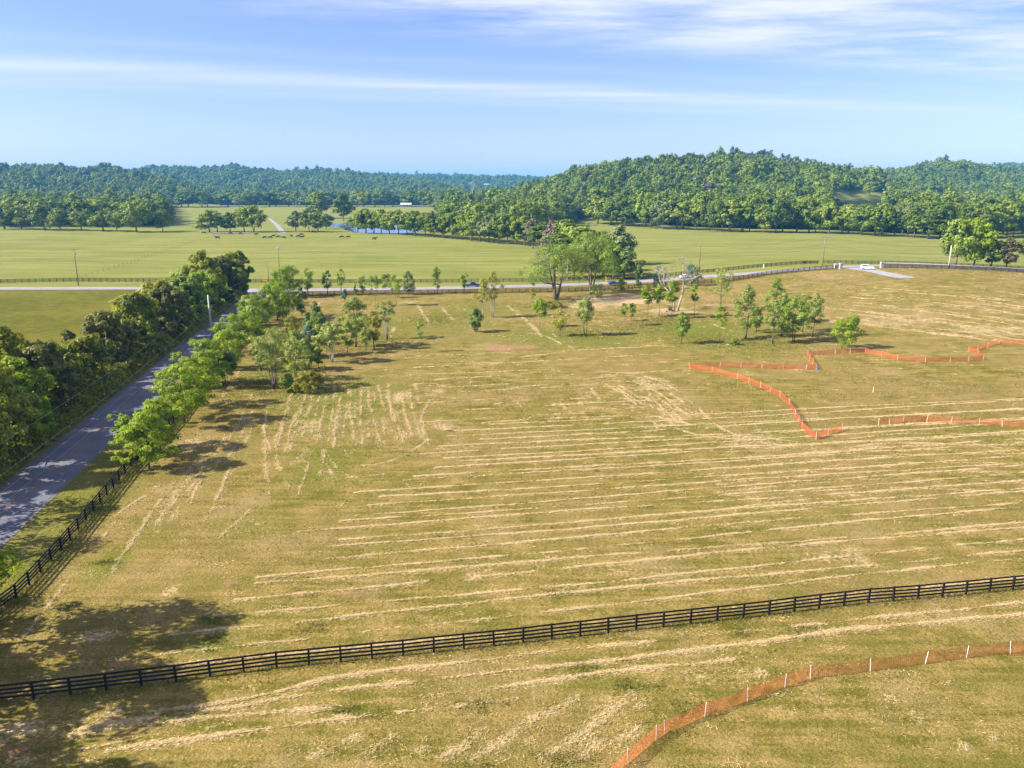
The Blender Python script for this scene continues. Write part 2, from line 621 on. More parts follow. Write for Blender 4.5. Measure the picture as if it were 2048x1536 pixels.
def hay_blades(x, y, ang, lod, lift, tone, r):
    k = len(x)
    lift = lift * .6
    ln = r.uniform(0.07, 0.22, k) * lod ** 0.9
    wd = r.uniform(0.007, 0.017, k) * lod ** 1.0
    z = Hn(x, y) + 0.03 + r.uniform(0, 1, k) * (0.03 + lift)
    tz = r.normal(0, 0.18, k) * ln
    tx, ty = np.cos(ang) * ln, np.sin(ang) * ln
    nx, ny = -np.sin(ang) * wd, np.cos(ang) * wd
    rz = r.normal(0, 0.4, k) * wd
    V = np.empty((k, 4, 3))
    V[:, 0] = np.stack([x - tx, y - ty, z - tz * .5], 1)
    V[:, 1] = np.stack([x + nx, y + ny, z + rz], 1)
    V[:, 2] = np.stack([x + tx, y + ty, z + np.abs(tz)], 1)
    V[:, 3] = np.stack([x - nx, y - ny, z - rz], 1)
    V[:, :, 2] = np.maximum(V[:, :, 2], Hn(V[:, :, 0], V[:, :, 1]) + 0.012)
    HAY_V.append(V.reshape(-1, 3))
    HAY_T.append(np.repeat(np.clip(r.normal(tone, 0.3, k), 0, 1), 4))


def hay_px(pxs, **kw):
    hay_line(ground_pts(pxs, 1.0), **kw)


# rows in front of the near fence
hay_px([(300, 1424), (480, 1398), (683, 1354), (930, 1326), (1366, 1277), (1700, 1240), (2048, 1206), (2120, 1198)], dens=85)
hay_px([(160, 1462), (300, 1440), (480, 1415), (683, 1382), (966, 1347), (1366, 1303), (1700, 1262), (2048, 1231), (2120, 1222)], dens=105, breaks=.2)
hay_px([(140, 1472), (400, 1440), (683, 1411), (966, 1377), (1250, 1341), (1400, 1328), (1470, 1322)], dens=95, breaks=.2)
hay_px([(210, 1505), (430, 1474), (683, 1442), (1033, 1399)], dens=85, breaks=.3)
hay_px([(30, 1530), (180, 1500), (330, 1470), (470, 1452)], dens=55, breaks=.4)
hay_px([(-60, 1500), (120, 1452), (240, 1425)], dens=60, breaks=.3, wid=.8)
for a, b in (((883, 1518), (976, 1457)), ((943, 1521), (1070, 1437)), ((1000, 1528), (1087, 1458)), ((1080, 1518), (1267, 1391)), ((1160, 1488), (1297, 1401)),
             ((1237, 1481), (1284, 1451)), ((805, 1515), (850, 1470)), ((700, 1532), (790, 1470)), ((1180, 1420), (1330, 1355)), ((1060, 1440), (1160, 1395)),
             ((740, 1545), (850, 1492)), ((1120, 1540), (1200, 1482)), ((620, 1520), (720, 1470)), ((1365, 1350), (1560, 1335)), ((1400, 1360), (1530, 1344)),
             ((1950, 1448), (1990, 1482)), ((1770, 1388), (1840, 1440)), ((1890, 1445), (1930, 1500)), ((1500, 1400), (1580, 1385))):
    m = ((a[0] + b[0]) / 2 + 6, (a[1] + b[1]) / 2 + 3)
    hay_px([a, m, b], dens=30, breaks=.3, wid=.85)
# main family behind the near fence, parallel to it
A0, A1 = at(60, 1399), at(2010, 1182)
fd = (A1 - A0)
fd.z = 0
fd.normalize()
fn = Vector((-fd.y, fd.x, 0))
lim_y = [860, 900, 970, 1050, 1130, 1200, 1270, 1310]
lim_x = [960, 890, 760, 640, 600, 470, 345, 290]
rr = random.Random(5)
off = 2.0
while off < 62:
    pts = []
    th = rr.uniform(-0.012, 0.012) - 0.0006 * off
    for s in np.arange(-70, 190, 1.5):
        p = A0 + fn * (off + (s - 30) * th + 0.35 * math.sin(s / 23 + off)) + fd * s
        q = proj(p.x, p.y, 0)
        lx = np.interp(float(q[1]), lim_y, lim_x)
        if float(q[0]) < lx - 10 + 40 * math.sin(off * 7) or float(q[0]) > 2180:
            continue
        pts.append(Vector((p.x, p.y, 0)))
    if len(pts) > 4:
        strong = rr.random()
        hay_line(pts, wid=rr.uniform(.20, .38), dens=48 + 50 * strong, breaks=rr.uniform(.02, .34), tone=0.55)
    off += rr.uniform(1.7, 2.7)
# rows curving up along the left side
left_rows = [
    [(585, 790), (568, 840), (552, 904), (560, 945), (593, 992)], [(530, 880), (535, 930), (540, 990)], [(460, 935), (440, 980), (400, 1067)],
    [(407, 950), (377, 1010)], [(347, 965), (300, 1033), (247, 1113), (227, 1147)], [(330, 966), (280, 1000), (233, 1033)],
    [(232, 1045), (213, 1072), (160, 1133), (100, 1207), (30, 1290), (5, 1340)], [(687, 785), (672, 840), (665, 895)], [(702, 782), (700, 832), (712, 895)],
    [(722, 780), (723, 840), (728, 895)], [(735, 780), (748, 840), (764, 885)], [(755, 770), (775, 830), (792, 882)], [(772, 780), (790, 830), (808, 885)],
    [(800, 785), (812, 830), (828, 872)], [(635, 790), (607, 845), (580, 900)], [(610, 800), (585, 850), (572, 890)], [(655, 790), (640, 850), (625, 905)],
    [(625, 900), (615, 940), (600, 990)], [(650, 900), (640, 960)], [(500, 1020), (470, 1050), (440, 1075)], [(480, 740), (455, 780), (430, 815)],
    [(505, 790), (485, 830), (470, 860)], [(640, 605), (634, 625), (628, 650)], [(560, 650), (545, 680)], [(545, 905), (530, 860), (535, 815)], [(420, 880), (380, 940)],
    [(690, 900), (720, 930), (790, 920), (860, 880)], [(660, 920), (700, 955), (770, 950)], [(640, 850), (648, 910), (668, 950)]]
for l in left_rows:
    hay_px(l, dens=34, breaks=.3, wid=.36)
# turning loops in the middle of the field and thin rows behind them
mid_rows = [
    [(1220, 760), (1262, 786), (1310, 817)], [(1235, 777), (1262, 794), (1290, 810)], [(1210, 768), (1245, 790), (1272, 810)], [(1267, 762), (1300, 788), (1335, 830)],
    [(1250, 757), (1320, 790), (1375, 832)], [(1270, 747), (1325, 766), (1375, 795), (1398, 835)], [(1130, 752), (1200, 745), (1270, 748)], [(1090, 812), (1190, 806), (1320, 800)],
    [(1180, 778), (1200, 800)], [(1150, 792), (1165, 812)], [(1110, 793), (1130, 818)], [(1025, 795), (1045, 815)], [(965, 846), (1100, 838), (1275, 832)],
    [(985, 782), (1040, 775), (1095, 770)], [(970, 812), (1060, 800)], [(1290, 830), (1340, 840), (1420, 858)], [(1320, 770), (1370, 806)], [(1340, 800), (1385, 826)],
    [(1395, 815), (1430, 850), (1480, 875)], [(1040, 715), (1180, 700), (1350, 693)], [(1020, 714), (1100, 709)], [(870, 760), (1000, 752), (1120, 742)], [(900, 775), (1020, 768)],
    [(830, 735), (960, 730), (1100, 722)], [(860, 800), (840, 840), (850, 870)], [(1025, 615), (1075, 660), (1125, 690)], [(1050, 640), (1085, 675)], [(1015, 612), (1050, 640)],
    [(1105, 668), (1150, 700)], [(790, 655), (775, 690)], [(830, 600), (860, 650)], [(880, 610), (905, 640)], [(1425, 648), (1470, 665)], [(1330, 850), (1400, 870), (1480, 880)],
    [(1480, 875), (1560, 880), (1640, 895)], [(1690, 880), (1800, 868), (1950, 870), (2048, 880)], [(1640, 905), (1780, 888), (1950, 892), (2060, 905)], [(1560, 915), (1700, 905), (1900, 900)]]
for l in mid_rows:
    hay_px(l, dens=48, breaks=.25, wid=.42)
for k in range(19):
    xt, dr_ = 588 + 13.5 * k, -38 + 3.6 * k + 4 * math.sin(k * 2.3)
    yt = 776 + 8 * math.sin(k * 1.7)
    hay_px([(xt, yt), (xt + dr_ * .35, yt + 48), (xt + dr_, yt + 108 + 14 * math.sin(k * 1.1))], dens=17, breaks=.28, wid=.36)
for k in range(7):
    hay_px([(528 - 24 * k, 800 + 22 * k), (506 - 28 * k, 850 + 26 * k), (478 - 34 * k, 905 + 34 * k)], dens=20, breaks=.36, wid=.4)
for k in range(8):
    f0 = k / 7
    hay_px([(1165 - 12 * k, 760 + 10 * k), (1255 - 6 * k, 752 + 11 * k), (1325 - 4 * k, 778 + 9 * k), (1385 - 10 * k, 838 + 3 * k)], dens=30, breaks=.35, wid=.4)
    hay_px([(830 + 20 * math.sin(k * 2), 712 + 19 * k), (1080, 704 + 18 * k), (1340 + 24 * math.sin(k * 3), 690 + 17 * k)], dens=24, breaks=.42, wid=.4)
    hay_px([(1450 + 20 * math.sin(k), 905 + 16 * k), (1750, 880 + 16 * k), (2090, 868 + 20 * k)], dens=26, breaks=.4, wid=.4)
# fan of rows on the slope at the right
for k in range(15):
    f0 = k / 14
    x0, y0 = 1660 + 150 * f0 - 60 * math.sin(k * 2.1), 572 + 62 * (1 - f0) + 0 * k
    if k % 3 == 0:
        x0 -= 60
    x1, y1 = 2100, 600 + 95 * (1 - f0) + 3 * math.sin(k * 3)
    hay_px([(x0, y0), ((x0 + x1) / 2, (y0 + y1) / 2 - 3), (x1, y1)], dens=70, breaks=.3, wid=.6)
for k in range(7):
    hay_px([(1640 + 26 * k, 640 + 3 * k), (1790 + 20 * k, 656 + 3 * k), (1950 + 14 * k, 676 + 2 * k)], dens=45, breaks=.45, wid=.6)

# loose straw: scattered clumps and single blades
def inside(px, py, poly):
    n = len(poly)
    c = np.zeros(np.shape(px), bool)
    j = n - 1
    for i in range(n):
        xi, yi = poly[i]
        xj, yj = poly[j]
        c ^= ((yi > py) != (yj > py)) & (px < (xj - xi) * (py - yi) / (yj - yi + 1e-9) + xi)
        j = i
    return c


MOWN = [(at(*p).x, at(*p).y) for p in side_fence_px + front_fence_px[1:] + right_fence_px + [(2160, 560)]] + [(260, 40), (60, 10), (-60, 10)]


def scat_noise(x, y, s, seed):
    r = np.random.default_rng(seed)
    v = np.zeros_like(x)
    for _ in range(7):
        a = r.uniform(0, 6.28)
        k = r.uniform(.6, 1.6) / s
        v += np.sin((x * math.cos(a) + y * math.sin(a)) * k + r.uniform(0, 6.28))
    return v / 2.6


NB = 170000
by = 26 + 270 * rng.uniform(0, 1, NB) ** 2.2
bx = rng.uniform(-1, 1, NB) * (by * 0.72 + 14)
keep = inside(bx, by, MOWN)
nzv = scat_noise(bx, by * 1.6, 3.2, 3) + 0.7 * scat_noise(bx, by, 14, 4)
keep &= rng.uniform(0, 1, NB) < np.clip(0.28 + 0.42 * nzv, 0.02, 1)
bx, by = bx[keep], by[keep]
hay_blades(bx, by, rng.normal(0.15, 0.8, len(bx)), np.maximum(1, by / 62) * 0.85, np.zeros(len(bx)), 0.42, rng)
NC = 420          # small heaps
hx = 30 + 210 * rng.uniform(0, 1, NC) ** 1.8
hxx = rng.uniform(-1, 1, NC) * (hx * .66)
kk = inside(hxx, hx, MOWN)
for x0, y0 in zip(hxx[kk], hx[kk]):
    n = int(rng.integers(10, 46) / max(1, y0 / 62) ** 1.2) + 3
    s = rng.uniform(.2, .7)
    hay_blades(x0 + rng.normal(0, s * 1.5, n), y0 + rng.normal(0, s * .6, n), rng.uniform(0, 3.14, n), np.full(n, max(1, y0 / 62)), np.full(n, .08), 0.6, rng)

# ------------------------------------------------------------------ ground sheet
def axis(core, lo, hi, g=1.045):
    out = list(core)
    st = core[-1] - core[-2]
    v = core[-1]
    while v < hi:
        st *= g
        v += st
        out.append(v)
    st = core[1] - core[0]
    v = core[0]
    pre = []
    while v > lo:
        st *= g
        v -= st
        pre.append(v)
    return np.array(pre[::-1] + out)


gx = axis(np.arange(-75, 95, 0.5), -6000, 6000)
gy = axis(np.concatenate([np.arange(22, 112, 0.5), np.arange(112, 332, 0.9)]), -400, 9000)
GX, GY = np.meshgrid(gx, gy)
GZ = Hn(GX, GY)
nx, ny = len(gx), len(gy)


def splat(grid, X, Y, val, rad):
    """adds a soft dab along the samples to a vertex grid"""
    ix = np.searchsorted(gx, X)
    iy = np.searchsorted(gy, Y)
    for ddx in (-2, -1, 0, 1):
        for ddy in (-2, -1, 0, 1):
            a = np.clip(ix + ddx, 0, nx - 1)
            b = np.clip(iy + ddy, 0, ny - 1)
            d2 = (gx[a] - X) ** 2 + (gy[b] - Y) ** 2
            np.maximum.at(grid, (b, a), val * np.exp(-d2 / rad ** 2))


hay_g = np.zeros_like(GX)
for X, Y, e, wd in SPLAT:
    splat(hay_g, X, Y, np.clip(e, 0, 1) * .9, np.maximum(0.58, Y / 260))
PXg, PYg, _d = proj(GX, np.maximum(GY, 1), GZ)


def blob(px, py, rx, ry, amp=1.0, rot=0.0):
    """soft patch given by its place in the field"""
    c = at(px, py)
    k = ppm(c)
    q = at(px, py + ry)
    ryw = max(0.6, abs(c.y - q.y))
    rxw = rx / k
    u = (GX - c.x) / rxw
    v = (GY - c.y) / ryw
    if rot:
        u, v = u * math.cos(rot) + v * math.sin(rot), -u * math.sin(rot) + v * math.cos(rot)
    return amp * np.exp(-(u * u + v * v) ** 1.4)


soil = np.zeros_like(GX)
for b in ((1000, 696, 32, 6, 1.2), (1250, 640, 26, 5, .7), (1330, 628, 30, 6, .7), (1130, 640, 16, 4, .5), (690, 705, 40, 6, .6), (700, 1190, 40, 14, .5), (1480, 1150, 40, 10, .4), (470, 1010, 30, 16, .5), (1640, 1000, 60, 14, .35), (1050, 694, 30, 5, .9), (1110, 688, 12, 5, .5), (1210, 662, 16, 3, .6), (1652, 554, 20, 5, .8), (1420, 598, 24, 6, .75), (1290, 615, 60, 10, .35), (1390, 610, 40, 8, .4),
          (1175, 693, 14, 5, .45), (870, 790, 12, 8, .5), (900, 870, 25, 14, .5), (640, 1040, 20, 16, .5), (460, 1165, 24, 12, .6), (620, 1160, 14, 8, .5), (360, 870, 18, 10, .5),
          (1760, 556, 40, 6, .4), (1860, 560, 36, 5, .5), (240, 1330, 40, 16, .6), (30, 1500, 60, 30, .55), (1600, 960, 14, 5, .35), (1250, 1140, 40, 14, .25), (380, 890, 30, 20, .45), (975, 1165, 26, 8, .3)):
    soil = np.maximum(soil, blob(*b))
straw = np.zeros_like(GX)
for b in ((1240, 600, 120, 13, 1.0), (1170, 612, 70, 10, .7), (1340, 622, 70, 9, .8), (1420, 612, 60, 8, .5), (800, 795, 26, 14, .7), (875, 785, 30, 20, .5), (890, 850, 40, 18, .6), (1300, 765, 60, 18, .6),
          (620, 855, 30, 30, .6), (600, 915, 20, 30, .5), (1500, 880, 70, 20, .6), (1640, 905, 40, 16, .5), (1420, 850, 40, 16, .4), (1690, 1110, 120, 26, .5), (1240, 1140, 40, 14, .5), (945, 1155, 24, 14, .6),
          (1800, 640, 120, 18, .55), (1980, 660, 120, 16, .6), (1900, 615, 200, 14, .35), (380, 890, 34, 22, .7), (200, 1270, 60, 18, .7), (340, 1180, 30, 16, .5), (1400, 1350, 80, 20, .45), (1200, 1410, 90, 30, .35),
          (30, 1460, 60, 26, .7), (1640, 1420, 260, 60, .25), (700, 1230, 160, 20, .25), (680, 1010, 30, 14, .35), (755, 1010, 30, 14, .3), (1330, 655, 40, 6, .3), (820, 605, 50, 5, .5), (545, 610, 10, 22, .8)):
    straw = np.maximum(straw, blob(*b))
lush = np.zeros_like(GX)
for b in ((1130, 675, 160, 22, .75), (1400, 660, 140, 24, .8), (820, 650, 180, 34, .55), (700, 800, 120, 60, .65), (1480, 690, 140, 12, .6), (650, 930, 70, 60, .55), (420, 1290, 46, 20, .8), (420, 1240, 26, 12, .7),
          (500, 1050, 60, 30, .4), (215, 1130, 40, 40, .7), (440, 930, 40, 40, .4), (60, 1130, 60, 60, .8), (180, 1020, 60, 60, .8), (300, 900, 50, 30, .6), (1600, 1030, 300, 40, .15), (1230, 860, 200, 20, .3),
          (1560, 870, 40, 30, .5), (1545, 830, 20, 40, .5), (1060, 1365, 160, 14, .25), (1170, 1335, 20, 9, .6), (1255, 1372, 22, 9, .6), (700, 1422, 40, 8, .5), (1130, 1525, 30, 14, .6), (960, 1412, 20, 8, .5), (1075, 1560, 30, 14, .4),
          (1380, 1420, 26, 12, .5), (1640, 1262, 60, 8, .3), (1960, 870, 130, 14, .3), (960, 620, 140, 20, .5), (560, 740, 60, 40, .6), (620, 790, 60, 16, .8), (320, 1440, 30, 12, .4), (150, 1390, 60, 10, .5), (1620, 655, 80, 20, .4)):
    lush = np.maximum(lush, blob(*b))


pass


def sdist_line(pxs):
    """signed distance in y-sense: >0 beyond the polyline (away from the camera), by x"""
    P = [at(*q) for q in pxs]
    xs = np.array([p.x for p in P])
    ys = np.array([p.y for p in P])
    o = np.argsort(xs)
    return GY - np.interp(GX, xs[o], ys[o])


far_road_px = [(-620, 577), (-200, 577), (0, 577), (150, 577), (330, 577), (500, 580), (700, 579), (900, 576), (1024, 573), (1150, 569), (1300, 562), (1400, 554), (1500, 547), (1600, 539), (1700, 533), (1780, 531), (1900, 535), (2060, 543), (2200, 551)]
d_far = sdist_line(far_road_px)
rl = [at(*q) for q in road_left_px]
ryl = np.array([p.y for p in rl])
rxl = np.array([p.x for p in rl])
d_left = np.interp(GY, ryl, rxl) - GX               # >0 left of the side road
past = smooth01((d_far + 1) / 2.0)
leftf = smooth01((d_left - 3) / 3.0) * (1 - past)
vz = smooth01((-d_left - 3) / 4) * smooth01((15.5 + d_left) / 2.0) * (GY < 265)
lush = np.maximum(lush, vz * .55)
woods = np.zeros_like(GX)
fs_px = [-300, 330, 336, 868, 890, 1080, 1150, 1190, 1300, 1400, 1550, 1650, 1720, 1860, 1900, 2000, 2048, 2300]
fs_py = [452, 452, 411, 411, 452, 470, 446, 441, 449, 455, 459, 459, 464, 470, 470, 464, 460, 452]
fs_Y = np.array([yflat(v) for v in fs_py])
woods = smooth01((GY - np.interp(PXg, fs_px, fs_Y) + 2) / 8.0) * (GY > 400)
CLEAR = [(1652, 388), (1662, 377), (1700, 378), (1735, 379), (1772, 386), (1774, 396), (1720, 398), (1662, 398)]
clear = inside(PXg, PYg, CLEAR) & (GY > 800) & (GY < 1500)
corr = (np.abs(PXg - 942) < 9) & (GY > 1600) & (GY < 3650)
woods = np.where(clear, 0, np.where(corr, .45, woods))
verge = np.maximum(np.exp(-((d_left + 11) / 3.5) ** 2) * (GY < 270), np.exp(-((d_far - 9) / 4.0) ** 2))
tracks = np.zeros_like(GX)
for tr in ([(690, 480), (668, 510), (655, 545)], [(697, 480), (676, 510), (664, 545)], [(840, 495), (858, 520), (870, 545)], [(850, 495), (868, 520), (880, 545)], [(700, 490), (703, 530)], [(640, 470), (700, 478), (900, 482)]):
    q = ground_pts(tr, 1.0)
    splat(tracks, np.array([p.x for p in q]), np.array([p.y for p in q]), np.ones(len(q)), np.full(len(q), 2.2))


def color_attr(me, name, chans):
    a = me.color_attributes.new(name, 'FLOAT_COLOR', 'POINT')
    arr = np.stack([np.clip(c, 0, 1).ravel() for c in chans], 1).astype(np.float32)
    a.data.foreach_set('color', arr.ravel())


ii = np.arange(nx * ny).reshape(ny, nx)
GQ = np.stack([ii[:-1, :-1].ravel(), ii[:-1, 1:].ravel(), ii[1:, 1:].ravel(), ii[1:, :-1].ravel()], 1)
gm = np_mesh('ground', np.stack([GX.ravel(), GY.ravel(), GZ.ravel()], 1), GQ, None, smooth=True)
color_attr(gm, 'zoneA', (hay_g, soil, lush, straw))
color_attr(gm, 'zoneB', (past, leftf, woods, np.maximum(verge, tracks * past)))

mg = bpy.data.materials.new('mown_grass')
mg.use_nodes = True
t = NT(mg.node_tree)
bs = t.n['Principled BSDF']
pos = t.new('ShaderNodeNewGeometry').outputs['Position']


def attr_rgb(nm):
    a = t.new('ShaderNodeAttribute', attribute_name=nm)
    s = t.new('ShaderNodeSeparateColor')
    t.l.new(a.outputs['Color'], s.inputs[0])
    return list(s.outputs) + [a.outputs['Alpha']]


aHay, aSoil, aLush, aStraw = attr_rgb('zoneA')
aPast, aLeft, aWood, aVerge = attr_rgb('zoneB')
big = t.noise(pos, 0.035, 4)
med = t.noise(pos, 0.33, 4, 0.6)
row = t.noise(t.mapping(pos, (0.10, 1.15, 1), (0, 0, R(-9))), 1.0, 4, 0.6)
fine = t.noise(pos, 2.6, 4, 0.65)
vfine = t.noise(t.mapping(pos, (2.4, 7.0, 1), (0, 0, R(-9))), 1.0, 3, 0.7)
# mown field: green stubble, olive and straw
f1 = t.math('ADD', t.math('MULTIPLY', med, 0.45), t.math('ADD', t.math('MULTIPLY', row, 0.45), t.math('MULTIPLY', fine, 0.35)))
mown = t.mix(t.ramp01(f1, 0.50, 0.76), (0.128, 0.118, 0.016, 1), (0.318, 0.228, 0.072, 1))
mown = t.mix(t.math('MULTIPLY', t.ramp01(big, 0.44, 0.60), 0.45), mown, (0.285, 0.200, 0.075, 1))
pat = t.noise(pos, 0.11, 3, 0.6)
mown = t.mix(t.math('MULTIPLY', t.ramp01(pat, 0.52, 0.66), 0.5), mown, (0.160, 0.150, 0.026, 1))
mown = t.mix(t.math('MULTIPLY', t.ramp01(pat, 0.46, 0.34), 0.35), mown, (0.350, 0.255, 0.120, 1))
mown = t.mix(t.math('MULTIPLY', t.ramp01(vfine, 0.55, 0.8), 0.45), mown, (0.35, 0.27, 0.105, 1))
grain = t.noise(t.mapping(pos, (1.0, 1.7, 1)), 6.5, 3, 0.75)
lushc = t.mix(t.ramp01(fine, 0.35, 0.7), (0.100, 0.130, 0.013, 1), (0.195, 0.205, 0.038, 1))
mown = t.mix(t.math('MULTIPLY', aLush, t.math('ADD', 0.65, t.math('MULTIPLY', med, 0.7)), clamp=True), mown, lushc)
strawc = t.mix(t.ramp01(fine, 0.3, 0.7), (0.34, 0.245, 0.115, 1), (0.62, 0.47, 0.275, 1))
sf = t.math('ADD', t.math('MULTIPLY', aStraw, 0.9), t.math('MULTIPLY', t.math('SUBTRACT', t.math('ADD', t.math('MULTIPLY', med, .5), t.math('MULTIPLY', fine, .5)), 0.5), 2.2))
sf = t.math('MULTIPLY', t.ramp01(sf, 0.25, 0.85), t.ramp01(aStraw, 0.02, 0.25))
mown = t.mix(t.math('MULTIPLY', sf, 0.92), mown, strawc)
hf = t.math('ADD', t.math('MULTIPLY', aHay, 1.0), t.math('MULTIPLY', t.math('SUBTRACT', fine, 0.5), 1.6))
hf = t.math('MULTIPLY', t.ramp01(hf, 0.35, 1.0), t.ramp01(aHay, 0.05, 0.3))
mown = t.mix(t.math('MULTIPLY', hf, 0.62), mown, strawc)
soilc = t.mix(fine, (0.24, 0.125, 0.065, 1), (0.42, 0.25, 0.15, 1))
so = t.ramp01(t.math('ADD', aSoil, t.math('MULTIPLY', t.math('SUBTRACT', fine, 0.5), 1.1)), 0.3, 0.75)
so = t.math('MULTIPLY', so, t.ramp01(aSoil, 0.05, 0.3))
mown = t.mix(t.math('MULTIPLY', so, 0.9), mown, soilc)
# pasture beyond the road
prow = t.noise(t.mapping(pos, (0.012, 0.10, 1), (0, 0, R(4))), 1.0, 4, 0.65)
pf = t.math('ADD', t.math('MULTIPLY', prow, 0.7), t.math('ADD', t.math('MULTIPLY', big, 0.25), t.math('MULTIPLY', med, 0.2)))
pa = t.mix(t.ramp01(pf, 0.38, 0.80), (0.170, 0.188, 0.035, 1), (0.278, 0.274, 0.076, 1))
pa = t.mix(t.math('MULTIPLY', t.ramp01(t.noise(pos, 0.02, 4, 0.6), 0.5, 0.66), 0.4), pa, (0.150, 0.175, 0.034, 1))
pa = t.mix(t.math('MULTIPLY', aVerge, 0.45), pa, (0.235, 0.225, 0.055, 1))
# darker grass of the left field
lf = t.mix(t.ramp01(t.math('ADD', t.math('MULTIPLY', med, .6), t.math('MULTIPLY', big, .5)), 0.40, 0.70), (0.098, 0.100, 0.010, 1), (0.170, 0.155, 0.020, 1))
lf = t.mix(t.math('MULTIPLY', t.ramp01(row, .45, .7), .25), lf, (0.18, 0.165, 0.045, 1))
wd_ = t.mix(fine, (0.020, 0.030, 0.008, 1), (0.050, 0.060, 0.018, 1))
col = t.mix(aPast, mown, pa)
col = t.mix(aLeft, col, lf)
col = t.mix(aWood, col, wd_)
gk = t.math('ADD', t.math('MULTIPLY', t.math('SUBTRACT', grain, 0.5), 2.6), 1.0)
gk = t.math('MULTIPLY', gk, 0.78)
col = t.mul(col, comb3(t, gk))
t.put(bs.inputs['Base Color'], col)
bs.inputs['Roughness'].default_value = 0.9
bs.inputs['Specular IOR Level'].default_value = 0.02
bmp = t.new('ShaderNodeBump')
bmp.inputs['Strength'].default_value = 1.0
bmp.inputs['Distance'].default_value = 0.16
t.put(bmp.inputs['Height'], t.math('ADD', t.math('MULTIPLY', fine, 0.8), t.math('ADD', t.math('MULTIPLY', row, 0.5), t.math('ADD', t.math('MULTIPLY', vfine, 0.4), t.math('MULTIPLY', grain, 0.45)))))
t.l.new(bmp.outputs[0], bs.inputs['Normal'])
gm.materials.append(mg)
ground = link('ground', gm)
tag(ground, 'mown field, pastures and wooded hills as one ground', 'ground', kind='structure')

hay = link('hay', np_mesh('hay', np.concatenate(HAY_V), np.arange(sum(len(v) for v in HAY_V)).reshape(-1, 4), M['hay'], np.concatenate(HAY_T)))
tag(hay, 'pale dry hay lying in rows and wisps on the mown field', 'hay', kind='stuff')

